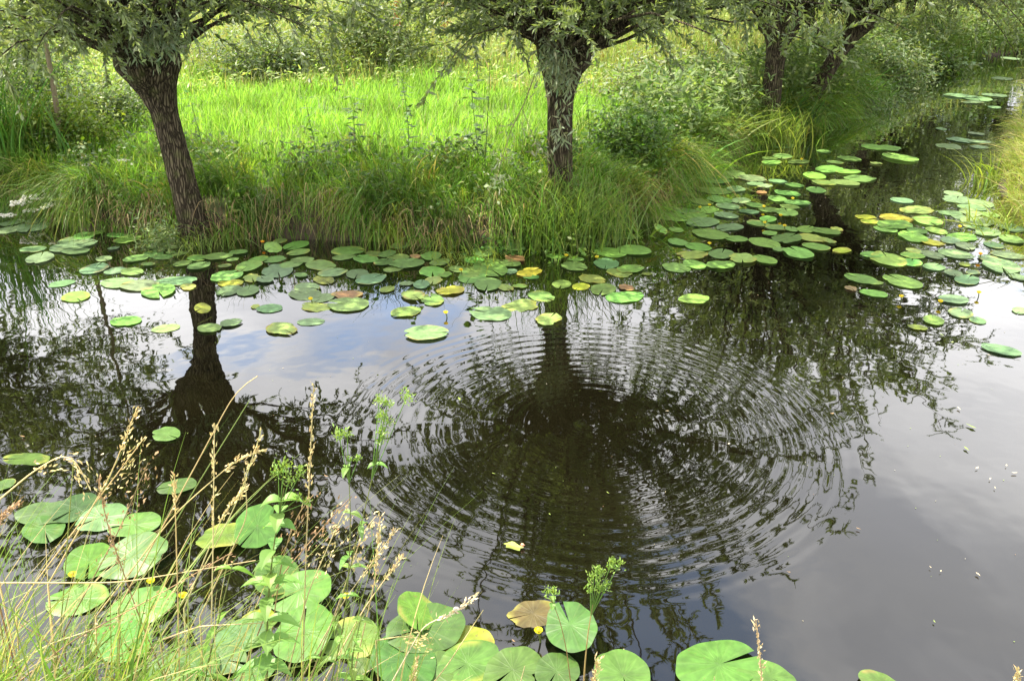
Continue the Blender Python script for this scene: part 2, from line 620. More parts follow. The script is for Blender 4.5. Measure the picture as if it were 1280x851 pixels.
def shore_normals(poly_i, n, jitter, i0=0, i1=None):
    """points along a shoreline with their outward (water-side) direction"""
    poly = POLYS[poly_i]
    segs = []
    i1 = i1 or len(poly) - 1
    for i in range(i0, i1):
        a, b = poly[i], poly[i + 1]
        segs.append((a, b, np.linalg.norm(b - a)))
    Ls = np.array([s[2] for s in segs])
    pick = rng.choice(len(segs), n, p=Ls / Ls.sum())
    Aa = np.array([s[0] for s in segs])[pick]
    Bb = np.array([s[1] for s in segs])[pick]
    t = rng.uniform(0, 1, n)[:, None]
    P = Aa + (Bb - Aa) * t
    T = unit(Bb - Aa)
    Nn = np.column_stack([T[:, 1], -T[:, 0]])
    test = sdist(P[:200] + Nn[:200] * 0.05, poly)
    if np.mean(test > 0) > 0.5:
        Nn = -Nn
    d = jitter
    return P - Nn * d[:, None], Nn


G_BRIGHT = (0.25, 0.42, 0.075)
G_MID = (0.12, 0.20, 0.03)
G_OLIVE = (0.18, 0.215, 0.045)
G_STRAW = (0.33, 0.27, 0.12)
G_PALE = (0.30, 0.33, 0.14)

# short bright meadow
g = Acc()
for (y0, y1, n, wdt) in ((5.5, 9, 42000, 0.0045), (9, 13, 42000, 0.006), (13, 17, 32000, 0.008), (17, 26, 26000, 0.012)):
    P, d = scatter(0, -14, 18, y0, y1, n * 2, 0.25)
    P = P[:n]
    n_ = len(P)
    z = height(P)
    L = (0.11 + 0.17 * clump(P, 1.4)) * rng.uniform(0.5, 1.5, n_)
    lean = rng.normal(0, 0.30, (n_, 2)) + np.array([0.08, -0.05])
    cols = mixcols([G_BRIGHT, (0.12, 0.22, 0.03), G_PALE], [6, 3, 1.0], n_, 0.22, 0.12)
    cols = cols * (0.78 + 0.5 * clump(P[:, ::-1] + 5, 1.1))[:, None]
    blades(g, np.column_stack([P, z - 0.01]), lean, L, rng.uniform(0, 1, n_), wdt * rng.uniform(0.7, 1.4, n_), cols, 3)
tag(g.build('meadow_grass', M_GRASS), 'short bright green meadow grass behind the pollard willows', 'grass', kind='stuff')

# long tussocky grass hanging over the far bank into the water
g = Acc()
for (dlo, dhi, n, Lm, push, drp) in ((-0.06, 0.22, 22000, 0.50, 0.40, 0.95), (0.12, 0.6, 18000, 0.44, 0.28, 0.50), (0.5, 1.5, 18000, 0.40, 0.12, 0.26)):
    P, Nn = shore_normals(0, n, rng.uniform(dlo, dhi, n), 1, 24)
    cl_ = clump(P, 1.6)
    keep = rng.uniform(0, 1, n) < (0.35 + 0.65 * cl_)
    keep &= ~((np.abs(P[:, 0] + 2.85) < 0.22) & (P[:, 1] < 7.75))
    P, Nn, cl_ = P[keep], Nn[keep], cl_[keep]
    n_ = len(P)
    z = np.clip(height(P), 0.0, 1)
    L = Lm * (0.6 + 0.7 * cl_) * rng.uniform(0.6, 1.45, n_)
    ca = np.floor(P[:, 0] * 4.1) + np.floor(P[:, 1] * 4.3) * 7.0
    tdir = np.column_stack([np.sin(ca * 12.9898), np.cos(ca * 78.233)]) * 0.28
    lean = Nn * push * rng.uniform(0.3, 1.6, (n_, 1)) + tdir + rng.normal(0, 0.22, (n_, 2))
    cols = mixcols([G_MID, G_OLIVE, G_STRAW, (0.14, 0.24, 0.03)], [6, 4, 0.9, 4], n_, 0.22, 0.10)
    tone = 0.5 + 0.5 * np.sin(ca * 5.13)
    cols = cols * (0.75 + 0.62 * tone)[:, None] * np.where((np.sin(ca * 3.77) > 0.7)[:, None], [1.3, 1.15, 1.0], [0.9, 1.05, 1])
    dist = np.clip(P[:, 1] / 8.0, 0.9, 3.0)
    blades(g, np.column_stack([P, z - 0.01]), lean, L, rng.uniform(0, 1, n_), 0.0048 * dist * rng.uniform(0.5, 1.5, n_), cols, 6, drp * rng.uniform(0.5, 1.5, n_))
tag(g.build('bank_grass', M_GRASS), 'long tussocky grass hanging over the far bank to the water', 'grass', kind='stuff')

# tall pale weeds and seeding grass at the back of the meadow and along the canal
g = Acc()
P, d = scatter(0, -16, 20, 12.0, 28, 70000, 0.2)
keep = (P[:, 1] + 0.9 * np.sin(P[:, 0] * 0.8) + 0.5 * np.sin(P[:, 0] * 2.1 + 1) > 13.2)
P = P[keep]
n_ = len(P)
z = height(P)
cl_ = clump(P, 0.8)
ramp_in = np.clip((P[:, 1] - 13.0) / 4.0, 0.35, 1)
L = (0.55 + 0.75 * cl_) * rng.uniform(0.55, 1.3, n_) * ramp_in
cols = mixcols([G_PALE, (0.22, 0.28, 0.08), G_STRAW, (0.16, 0.24, 0.05)], [5, 3, 4, 2], n_, 0.22, 0.10)
blades(g, np.column_stack([P, z]), rng.normal(0, 0.22, (n_, 2)), L, rng.uniform(0, 1, n_), 0.007 * rng.uniform(0.6, 1.6, n_) * np.clip(P[:, 1] / 16, 1, 2), cols, 4, 0.1)
# leafy weeds among them
k = rng.integers(0, n_, 60000)
O = np.column_stack([P[k] + rng.normal(0, 0.06, (60000, 2)), z[k] + L[k] * rng.uniform(0.1, 0.95, 60000)])
Dr = rng.normal(0, 1, (60000, 3)) * [1, 1, 0.5]
g.leaves(O, Dr, rng.normal(0, 0.5, (60000, 3)) + [0, 0, 1], rng.uniform(0.06, 0.14, 60000), rng.uniform(0.010, 0.022, 60000), vary((0.22, 0.28, 0.09), 60000, 0.25, 0.12))
# the left bank of the canal
P, Nn = shore_normals(0, 26000, rng.uniform(-0.02, 1.1, 26000), 17, 27)
n_ = len(P)
z = np.clip(height(P), 0, 1)
L = rng.uniform(0.2, 0.55, n_)
cols = mixcols([(0.12, 0.20, 0.045), G_OLIVE, (0.15, 0.25, 0.05)], [4, 3, 3], n_, 0.22, 0.1)
blades(g, np.column_stack([P, z]), Nn * rng.uniform(-0.1, 0.25, (n_, 1)) + rng.normal(0, 0.4, (n_, 2)), L, rng.uniform(0, 1, n_), 0.009 * rng.uniform(0.6, 1.6, n_), cols, 5, rng.uniform(0.1, 0.6, n_))
k = rng.integers(0, n_, 26000)
O = np.column_stack([P[k] + rng.normal(0, 0.1, (26000, 2)), z[k] + rng.uniform(0.05, 0.75, 26000)])
g.leaves(O, rng.normal(0, 1, (26000, 3)) * [1, 1, 0.6], rng.normal(0, 0.5, (26000, 3)) + [0, 0, 1], rng.uniform(0.08, 0.17, 26000), rng.uniform(0.012, 0.024, 26000), mixcols([(0.15, 0.22, 0.07), (0.20, 0.25, 0.10), (0.10, 0.16, 0.05)], [4, 3, 3], 26000, 0.25, 0.1))
tag(g.build('tall_weeds', M_GRASS), 'tall pale weeds and seeding grass at the back of the meadow', 'weeds', kind='stuff')

# right bank: yellow green grass in full sun
g = Acc()
for (dlo, dhi, n, Lm, push, drp) in ((-0.02, 0.4, 11000, 0.36, 0.40, 0.5), (0.3, 2.2, 17000, 0.32, 0.05, 0.10)):
    P, Nn = shore_normals(1, n, rng.uniform(dlo, dhi, n), 0, 10)
    n_ = len(P)
    z = np.clip(height(P), 0, 1)
    L = Lm * rng.uniform(0.6, 1.4, n_)
    cols = mixcols([(0.24, 0.32, 0.04), (0.28, 0.30, 0.07), (0.42, 0.35, 0.15), (0.30, 0.34, 0.10)], [4, 3, 3, 3], n_, 0.2, 0.1)
    dist = np.clip(P[:, 1] / 8.0, 0.9, 3.0)
    blades(g, np.column_stack([P, z - 0.01]), Nn * push * rng.uniform(0.2, 1.6, (n_, 1)) + rng.normal(0, 0.25, (n_, 2)), L, rng.uniform(0, 1, n_),
           0.0055 * dist * rng.uniform(0.5, 1.5, n_), cols, 5, drp * rng.uniform(0.4, 1.5, n_))
tag(g.build('right_bank_grass', M_GRASS), 'yellow green grass on the right bank of the canal', 'grass', kind='stuff')

# small leafy undergrowth in the far bank
g = Acc()
n = 34000
P, Nn = shore_normals(0, n, rng.uniform(-0.03, 1.3, n), 1, 24)
keep = (clump(P, 2.3) + rng.normal(0, 0.12, n)) > 0.56
P = P[keep]; n_ = len(P)
O = np.column_stack([P, np.clip(height(P), 0, 1) + rng.uniform(0.02, 0.38, n_)])
g.leaves(O, rng.normal(0, 1, (n_, 3)) * [1, 1, 0.5], rng.normal(0, 0.5, (n_, 3)) + [0, -0.2, 1], rng.uniform(0.035, 0.08, n_), rng.uniform(0.010, 0.022, n_),
         mixcols([(0.07, 0.14, 0.025), (0.11, 0.18, 0.03), (0.17, 0.19, 0.04)], [4, 3, 1], n_, 0.25, 0.12))
tag(g.build('undergrowth', M_WEED), 'small leafy undergrowth among the grass of the far bank', 'undergrowth', kind='stuff')


# ------------------------------------------------------------------ willows
def willow_parts(seed, r_mid, r_head, head_z, nshoots, Lmin, Lmax, lean=(0, 0), low=0.25, leafcol=(0.15, 0.20, 0.085), bias=(0, 0), big=0.60, droop=0.16):
    """returns trunk, branches, crown accumulators around the origin"""
    global rng
    keep_rng = rng
    rng = np.random.default_rng(seed)
    tr, br, cr = Acc(), Acc(), Acc()
    K = 26
    zz = np.linspace(-0.25, head_z, K)
    ph = rng.uniform(0, 6, 3)
    t = np.clip(zz / head_z, 0, None)
    P = np.column_stack([lean[0] * t ** 1.3 + 0.03 * np.sin(3 * t + ph[0]), lean[1] * t ** 1.3 + 0.02 * np.sin(4 * t + ph[1]), zz])
    flare = r_mid * (1 + 0.55 * np.exp(-(zz + 0.1) / 0.22)) + (r_head - r_mid) * np.clip((t - 0.72) / 0.28, 0, 1) ** 1.6
    tr.tube(P, flare, 26, (0.1,) * 3, rough=0.018, ridges=9)
    top = P[-1]
    # burls and scars on the trunk
    for i in range(9):
        tt = rng.uniform(0.12, 0.95)
        kk = int(tt * (K - 1))
        a = rng.uniform(0, 6.28)
        c = P[kk] + np.array([math.cos(a), math.sin(a), 0]) * flare[kk] * 0.86
        rr = rng.uniform(0.025, 0.05)
        tr.ball(c, [rr, rr, rr * rng.uniform(1.0, 2.2)], (0.1,) * 3, 9, 6, 0.2)
    # knuckles of the pollard head
    heads = []
    for i in range(8):
        a = i * 2 * math.pi / 8 + rng.uniform(-0.3, 0.3)
        el = rng.uniform(0.15, 0.9) if i < 7 else 1.3
        Lk = r_head * rng.uniform(0.75, 1.15)
        d_ = np.array([math.cos(a) * math.cos(el), math.sin(a) * math.cos(el), math.sin(el)])
        k0 = top + np.array([0, 0, -0.12]) + d_ * r_head * 0.25
        pts = np.array([k0 + d_ * Lk * s + np.array([0, 0, 0.10 * s * s]) for s in np.linspace(0, 1, 6)])
        tr.tube(pts, np.array([0.62, 0.60, 0.55, 0.52, 0.50, 0.30]) * r_head * 0.75, 12, (0.1,) * 3, rough=0.05, ridges=4)
        heads.append(pts[-1])
    heads = np.array(heads)
    LO, LD, LN, LL = [], [], [], []
    TWP, TWW = [], []
    for s in range(nshoots):
        h = heads[rng.integers(0, len(heads))]
        a = rng.uniform(0, 2 * math.pi)
        out = np.array([math.cos(a), math.sin(a)])
        hd = (h - top)[:2]
        if rng.uniform() < 0.75 and np.linalg.norm(hd) > 0.05:
            out = unit(hd / np.linalg.norm(hd) + rng.normal(0, 0.5, 2))
        u = rng.uniform(0, 1)
        el = R(26) + R(60) * u ** 0.9
        if rng.uniform() < low:
            el = R(rng.uniform(12, 32))
        L = rng.uniform(Lmin, Lmax) * (0.62 + 0.55 * math.sin(el)) * (1 + 0.12 * (out @ np.array(bias)) * 2)
        el = el + 0.0
        K = 11
        q = np.linspace(0, 1, K)
        sag = (0.05 + droop * (1 - math.sin(el))) * L * rng.uniform(0.5, 1.3)
        hor = L * math.cos(el) * (q ** 0.95)
        ver = L * math.sin(el) * q * (1.12 - 0.12 * q) + 0.35 * (1 - math.sin(el)) * L * q * (1 - q) - sag * q ** 2.6
        w1 = rng.uniform(-0.12, 0.12)
        perp = np.array([-out[1], out[0]])
        pts = h + np.column_stack([out[0] * hor + perp[0] * w1 * L * q ** 2, out[1] * hor + perp[1] * w1 * L * q ** 2, ver])
        pts[:, :2] += np.array(bias) * 0.10 * q[:, None]
        pts += rng.normal(0, 0.012, pts.shape)
        br.tube(pts, (0.017 - 0.0145 * q) * rng.uniform(0.7, 1.25) * (L / 2.6) ** 0.5, 5, (0.1,) * 3, cap=False)
        # side twigs
        nt = int(17 * L / 2.4)
        for k in range(nt):
            f = rng.uniform(0.16, 1.0)
            i = min(int(f * (K - 1)), K - 2)
            fr = f * (K - 1) - i
            p0 = pts[i] * (1 - fr) + pts[i + 1] * fr
            T = unit(pts[i + 1] - pts[i])
            d_ = unit(T * 0.8 + rng.normal(0, 0.65, 3) + np.array([0, 0, 0.05]))
            Lt = rng.uniform(0.25, 0.6) * (1.1 - 0.35 * f)
            qq = np.linspace(0, 1, 5)[:, None]
            tw = p0 + d_ * Lt * qq + np.array([0, 0, -0.16]) * Lt * qq ** 2
            TWP.append(tw); TWW.append(np.linspace(0.0028, 0.0010, 5))
            nl = int(rng.integers(46, 62))
            f2 = rng.uniform(0.08, 1.0, nl)
            Tt = unit(np.gradient(tw, axis=0))
            ix = np.minimum((f2 * 4).astype(int), 3)
            fr2 = (f2 * 4 - ix)[:, None]
            LO.append(tw[ix] * (1 - fr2) + tw[ix + 1] * fr2)
            LD.append(Tt[ix] * 1.0 + rng.normal(0, 0.55, (nl, 3)))
            LN.append(rng.normal(0, 0.7, (nl, 3)) + [0, 0, 0.8])
            LL.append(rng.uniform(0.065, 0.125, nl))
    TWP = np.array(TWP); TWW = np.array(TWW)
    side = unit(rng.normal(0, 1, (len(TWP), 3)))
    br.ribbons(TWP, TWW, side, np.full((len(TWP), 3), 0.1))
    LO = np.concatenate(LO); LD = np.concatenate(LD); LN = np.concatenate(LN); LL = np.concatenate(LL) * big
    nL = len(LO)
    cols = mixcols([leafcol, tuple(np.array(leafcol) * [1.25, 1.2, 0.8]), (0.20, 0.235, 0.15)], [5, 3, 2.0], nL, 0.2, 0.08)
    cr.leaves(LO, LD, LN, LL, LL * 0.15, cols)
    rng = keep_rng
    return tr, br, cr


GROUP_T = 'pollard willows along the far bank'


def willow(loc, label, parts, group=GROUP_T, rot=0.0, scale=1.0, name='pollard_willow', share=None, cat='tree'):
    e = empty(name, (loc[0], loc[1], loc[2]))
    e.rotation_euler = (0, 0, rot)
    e.scale = (scale,) * 3
    tag(e, label, cat, group)
    if share is None:
        tr, br, cr = parts
        objs = [tr.build('trunk', M_BARK, e), br.build('branches', M_BARK, e), cr.build('crown', M_LEAF, e)]
    else:
        objs = []
        for s in share:
            c = s.copy()
            COL.objects.link(c)
            c.parent = e
            objs.append(c)
    return e, objs


def gz(x, y):
    return float(height(np.array([[x, y]]))[0])


t1p = willow_parts(21, 0.105, 0.25, 1.46, 104, 1.8, 3.0, lean=(-0.24, 0.0), low=0.22)
e1, o1 = willow((-2.84, 7.36, 0.06), 'dark trunked pollard willow left of centre, its whole trunk standing at the water', t1p)
t2p = willow_parts(35, 0.105, 0.20, 1.42, 138, 1.9, 3.1, lean=(0.04, 0.0), low=0.28, bias=(0.9, 0))
e2, o2 = willow((0.43, 7.66, 0.12), 'middle pollard willow with sunlit bark, long grass round its foot', t2p)
t3p = willow_parts(48, 0.125, 0.25, 1.28, 100, 2.1, 3.5, lean=(0.05, 0.0), low=0.25, bias=(0.5, -0.3))
e3, o3 = willow((3.66, 12.25, 0.2), 'upright pollard willow at the canal mouth, left of the leaning one', t3p)
t4p = willow_parts(57, 0.10, 0.2, 1.3, 96, 2.1, 3.4, lean=(0.6, 0.1), low=0.42, bias=(1.2, 0.0), droop=0.5)
e4, o4 = willow((4.45, 12.9, 0.2), 'slanting pollard willow leaning right over the canal bank', t4p)
willow((-7.2, 9.3, 0.30), 'pollard willow outside the left edge, only its hanging leaves in view', None, rot=1.9, share=o1)
willow((5.6, 15.6, 0.28), 'willow on the left canal bank, next beyond the slanting one', None, rot=2.3, share=o4)
willow((7.3, 18.6, 0.28), 'willow on the left canal bank, second beyond the slanting one', None, rot=0.6, share=o4, scale=1.1)
willow((9.7, 21.8, 0.28), 'willow on the left canal bank just before the canal bends', None, rot=4.0, share=o4)

# trees of the far hedge: stand beyond the meadow, seen in the water's reflection and between trunks
far = [(-22, 31, 1.25, 0), (-16.5, 33, 1.35, 1), (-11, 30, 1.15, 2), (-6, 34, 1.3, 0), (-1, 31, 1.1, 3), (4, 33, 1.3, 1), (9, 30, 1.4, 2),
       (13, 26.5, 1.45, 0), (16.5, 29, 1.5, 3), (20, 26, 1.6, 1), (14.5, 33, 1.7, 2), (24, 24, 1.5, 0)]
srcs = [o1, o2, o3, o4]
GF = 'trees of the hedge beyond the meadow'
for i, (x, y, s, k) in enumerate(far):
    willow((x, y, 0.2), 'leafy tree in the hedge far beyond the meadow, seen only in part', None, GF, rot=i * 1.7, scale=s, name='hedge_tree', share=srcs[k])

# sapling with a pale stem behind the reeds on the left
sp_ = empty('sapling', (-4.88, 9.1, 0.33))
tag(sp_, 'thin young willow with pale stem at the upper left, behind the reeds', 'tree')
tr, cr = Acc(), Acc()
q = np.linspace(0, 1, 12)
stem = np.column_stack([0.16 * q + 0.03 * np.sin(6 * q), 0.05 * q, 3.1 * q])
tr.tube(stem, 0.034 - 0.026 * q, 8, (0.26, 0.21, 0.14), rough=0.04)
LO, LD = [], []
for k in range(26):
    f = 0.35 + 0.65 * k / 26
    p0 = np.array([0.16 * f, 0.05 * f, 3.1 * f])
    a = k * 2.4
    L = 1.1 * (1.15 - f)
    qq = np.linspace(0, 1, 6)[:, None]
    tw = p0 + np.array([math.cos(a) * 0.8, math.sin(a) * 0.8, 0.65]) * L * qq - np.array([0, 0, 0.35]) * L * qq ** 2
    tr.tube(tw, np.linspace(0.008, 0.002, 6), 4, (0.2, 0.17, 0.1), cap=False)
    for m_ in range(130):
        u = rng.uniform(0.1, 1)
        i = min(int(u * 5), 4)
        LO.append(tw[i] + (tw[i + 1] - tw[i]) * (u * 5 - i) + rng.normal(0, 0.07, 3)); LD.append(rng.normal(0, 1, 3) + unit(tw[-1] - tw[0]))
n_ = len(LO)
cr.leaves(np.array(LO), np.array(LD), rng.normal(0, 0.7, (n_, 3)) + [0, 0, 0.8], rng.uniform(0.05, 0.11, n_), rng.uniform(0.006, 0.011, n_), vary((0.13, 0.18, 0.07), n_, 0.2, 0.1))
tr.build('trunk', M_STRAW, sp_)
cr.build('crown', M_LEAF, sp_)

# the broken twig that hangs from the middle willow in front of its trunk
hb, hl = Acc(), Acc()
root = np.array([0.43, 7.66, 0.12])
pts = np.array([at(668, 95, D=7.05), at(655, 130, D=6.95), at(640, 160, D=6.85), at(628, 195, D=6.8), at(620, 226, D=6.75)]) - root
hb.tube(pts, np.linspace(0.005, 0.002, 5), 5, (0.16, 0.13, 0.08), cap=False)
pts2 = np.array([at(652, 135, D=6.95), at(664, 165, D=6.9), at(673, 188, D=6.88)]) - root
hb.tube(pts2, np.linspace(0.003, 0.002, 3), 5, (0.16, 0.13, 0.08), cap=False)
LO, LD = [], []
for c, k, s in ((pts[2], 16, 0.05), (pts[3], 34, 0.06), (pts[4], 46, 0.06), (pts2[2], 26, 0.05), (pts2[1], 8, 0.04)):
    LO.append(c + rng.normal(0, s, (k, 3)) * [1, 1, 0.8]); LD.append(rng.normal(0, 0.8, (k, 3)) + [0.1, 0, -0.7])
LO = np.concatenate(LO); LD = np.concatenate(LD)
hl.leaves(LO, LD, rng.normal(0, 0.6, (len(LO), 3)) + [0, -0.6, 0.7], 0.065, 0.0065, vary((0.22, 0.25, 0.15), len(LO), 0.15, 0.06))
br_o = hb.build('hanging_branch', M_STRAW, e2)
hl.build('leaves', M_LEAF, br_o)
# tufts of water shoots growing on the middle willow's trunk
tf = Acc()
for (px, py, D, k, s) in ((700, 82, 7.4, 260, 0.10), (706, 105, 7.42, 60, 0.07), (690, 66, 7.4, 260, 0.10), (703, 140, 7.5, 24, 0.05), (701, 165, 7.5, 60, 0.06)):
    c = at(px, py, D=D) - root
    O = c + rng.normal(0, s, (k, 3)) * [0.8, 0.6, 1.0]
    tf.leaves(O, rng.normal(0, 0.7, (k, 3)) + [0, -0.3, -0.8], rng.normal(0, 0.6, (k, 3)) + [0, -0.6, 0.7], rng.uniform(0.06, 0.11, k), 0.009, vary((0.24, 0.28, 0.17), k, 0.2, 0.08))
tf.build('trunk_leaves', M_LEAF, e2)
root1 = np.array([-2.84, 7.36, 0.06])
tf = Acc()
for (px, py, D, k, s) in ((200, 48, 7.0, 240, 0.11), (172, 50, 7.0, 160, 0.10), (150, 34, 7.0, 200, 0.12), (222, 36, 7.0, 160, 0.11)):
    c = at(px, py, D=D) - root1
    O = c + rng.normal(0, s, (k, 3)) * [0.9, 0.6, 0.7]
    tf.leaves(O, rng.normal(0, 0.7, (k, 3)) + [0, -0.3, -0.6], rng.normal(0, 0.6, (k, 3)) + [0, -0.6, 0.7], rng.uniform(0.06, 0.11, k), 0.009, vary((0.20, 0.25, 0.15), k, 0.2, 0.08))
tf.build('trunk_leaves', M_LEAF, e1)


# ------------------------------------------------------------------ bank plants
def ordw(i):
    return ['first', 'second', 'third', 'fourth', 'fifth', 'sixth', 'seventh', 'eighth', 'ninth', 'tenth', 'eleventh', 'twelfth',
            'thirteenth', 'fourteenth', 'fifteenth', 'sixteenth', 'seventeenth', 'eighteenth', 'nineteenth', 'twentieth',
            'twenty-first', 'twenty-second', 'twenty-third', 'twenty-fourth', 'twenty-fifth', 'twenty-sixth', 'twenty-seventh', 'twenty-eighth'][i]


def sedge(px, py, label, n, L, wd, col, spread=0.5, drp=0.35, lean=(0, 0), r=0.10, z=0.03, group='sedge and iris clumps at the water edge', name='sedge_clump', up=0.0):
    p = at(px, py, z)
    p[2] = max(gz(p[0], p[1]), -0.12)
    a = Acc()
    b = np.column_stack([rng.normal(0, r, n), rng.normal(0, r * 0.7, n), np.full(n, -0.02)])
    ll = L * rng.uniform(0.55, 1.2, n)
    wd = wd * 1.5 if py > 150 and 600 < px < 1000 and L < 0.8 else wd
    ln = rng.normal(0, spread, (n, 2)) + np.array(lean)
    blades(a, b, ln, ll, rng.uniform(0, 1, n), wd * rng.uniform(0.7, 1.2, n), vary(col, n, 0.2, 0.12), 8, drp * rng.uniform(0.2, 1.6, n))
    o = a.build(name, M_GRASS, loc=p)
    return tag(o, label, 'plant', group)


GS = (0.10, 0.19, 0.03)
sedge(660, 306, 'sparse sedge clump just left of the middle willow foot, one blade bent right', 16, 0.50, 0.0075, GS, 0.4, 0.3)
sedge(702, 309, 'bright sedge clump in the water below the middle willow, broad arching blades', 26, 0.55, 0.009, (0.14, 0.23, 0.04), 0.45, 0.45)
sedge(732, 303, 'small pale sedge tuft right below the middle willow, blades fallen over the water', 14, 0.42, 0.0075, (0.2, 0.26, 0.08), 0.6, 0.6)
sedge(764, 292, 'dense dark green iris clump right of the middle willow, upright blades', 44, 0.62, 0.008, (0.07, 0.16, 0.03), 0.20, 0.1)
sedge(794, 290, 'low leafy sedge clump between the iris and the lily pads, bent to the right', 30, 0.42, 0.007, (0.13, 0.22, 0.03), 0.6, 0.5, (0.2, -0.1))
sedge(822, 262, 'arching sedge clump over the pads at the bend of the bank', 34, 0.55, 0.008, GS, 0.5, 0.5, (0.3, -0.1))
sedge(868, 222, 'bright broad bladed clump on the bank bend, left of the canal mouth', 60, 0.75, 0.011, (0.13, 0.24, 0.03), 0.35, 0.3, (0.15, -0.1))
sedge(905, 196, 'tangled clump with pale stems reaching right over the pads at the canal mouth', 40, 0.75, 0.010, (0.17, 0.22, 0.06), 0.5, 0.4, (0.5, -0.1))
sedge(990, 165, 'rounded dark green sedge tuft at the foot of the two canal mouth willows', 190, 0.62, 0.0085, (0.06, 0.125, 0.025), 0.45, 0.45, (0.05, -0.15), 0.16)
sedge(1072, 128, 'big arching sedge tussock hanging right over the canal, beyond the slanting willow', 150, 0.95, 0.013, (0.085, 0.165, 0.035), 0.5, 0.55, (0.35, -0.1), 0.22)
sedge(1252, 282, 'pale green grass tuft at the corner of the right bank, lowest in the frame', 70, 0.5, 0.008, (0.2, 0.26, 0.05), 0.45, 0.3, (-0.15, 0), 0.14)
sedge(1246, 226, 'upright yellow green grass tuft on the right bank where the canal narrows', 70, 0.55, 0.009, (0.19, 0.25, 0.04), 0.35, 0.25, (-0.2, 0), 0.14)
sedge(1276, 345, 'dark sedge blades dipping from the right edge into the bright reflection', 12, 0.34, 0.008, (0.09, 0.10, 0.03), 0.35, 0.8, (-0.9, -0.3), 0.03)
sedge(590, 318, 'pale hanging tussock over the water left of the middle willow', 260, 0.52, 0.0045, (0.17, 0.22, 0.05), 0.28, 0.95, (0, -0.45), 0.16)
sedge(250, 300, 'hanging grass tussock at the right foot of the dark willow', 220, 0.45, 0.0045, (0.15, 0.21, 0.05), 0.3, 0.9, (0.05, -0.4), 0.14)
sedge(692, 301, 'tall grass tussock hiding the foot of the middle willow', 460, 1.12, 0.0055, (0.12, 0.19, 0.04), 0.28, 0.25, (0, -0.2), 0.22)
sedge(728, 296, 'tall mixed tussock just right behind the dark iris, hiding the bank', 320, 0.90, 0.0055, (0.15, 0.20, 0.06), 0.28, 0.22, (0.05, -0.15), 0.20)
sedge(958, 177, 'tall grass tussock at the left foot of the upright canal mouth willow', 420, 0.85, 0.008, (0.18, 0.24, 0.05), 0.30, 0.25, (-0.05, -0.15), 0.22)
# reeds at the left edge
sedge(4, 247, 'tall dark reed clump cut by the left edge of the frame', 120, 1.45, 0.011, (0.09, 0.19, 0.03), 0.18, 0.06, (0.05, 0), 0.20, name='reed_clump', group='reeds at the left edge')
sedge(34, 244, 'shorter reed clump at the left, right of the tallest reeds', 70, 1.05, 0.009, (0.09, 0.17, 0.03), 0.20, 0.1, (0.08, 0), 0.15, name='reed_clump', group='reeds at the left edge')
sedge(96, 250, 'three broad upright reed leaves standing alone on the left bank', 5, 0.85, 0.012, (0.06, 0.14, 0.03), 0.10, 0.05, (-0.25, 0), 0.03, name='reed_clump', group='reeds at the left edge')

# tall herbs standing out of the grass, each a thing > stem, leaves
GH = 'tall nettles and herbs on the far bank'


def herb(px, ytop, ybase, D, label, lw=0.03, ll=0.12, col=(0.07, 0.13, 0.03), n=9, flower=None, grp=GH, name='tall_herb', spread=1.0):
    top = at(px, ytop, D=D)
    base = np.array([top[0], D, gz(top[0], D)])
    e = empty(name, base)
    tag(e, label, 'plant', grp)
    H = max(top[2] - base[2], 0.2)
    s, lf = Acc(), Acc()
    q = np.linspace(0, 1, 8)
    st = np.column_stack([0.03 * np.sin(3 * q + px), 0.02 * np.sin(2 * q), H * q])
    s.tube(st, 0.006 - 0.004 * q, 5, np.array(col) * 1.1, cap=False)
    s.build('stem', M_WEED, e)
    O, Dr = [], []
    for k in range(n):
        f = 0.25 + 0.75 * k / (n - 1)
        for side in (0, 1):
            a = k * 1.57 + side * math.pi + rng.uniform(-0.3, 0.3)
            m_ = 3
            for j in range(m_):
                O.append([0.03 * math.sin(3 * f + px) + math.cos(a) * 0.02 * j, math.sin(a) * 0.02 * j, H * f + rng.uniform(-0.02, 0.02)])
                Dr.append([math.cos(a + (j - 1) * 0.5), math.sin(a + (j - 1) * 0.5), rng.uniform(-0.35, 0.3)])
    O, Dr = np.array(O), np.array(Dr)
    k = len(O)
    lf.leaves(O, Dr, np.tile([0, 0, 1.0], (k, 1)) + rng.normal(0, 0.25, (k, 3)), ll * rng.uniform(0.6, 1.2, k) * spread, lw * rng.uniform(0.6, 1.1, k), vary(col, k, 0.2, 0.1))
    lf.build('leaves', M_WEED, e)
    if flower is not None:
        fa = Acc()
        for k in range(220):
            f = rng.uniform(0.0, 0.45)
            fa.ball([0.03 * math.sin(3 + px) + rng.normal(0, 0.035) * (1.2 - f), rng.normal(0, 0.035), H * (0.75 + f)], 0.008, vary(flower, 1, 0.2, 0.1)[0], 5, 3)
        fa.build('seed_head', M_STRAW, e)
    return e


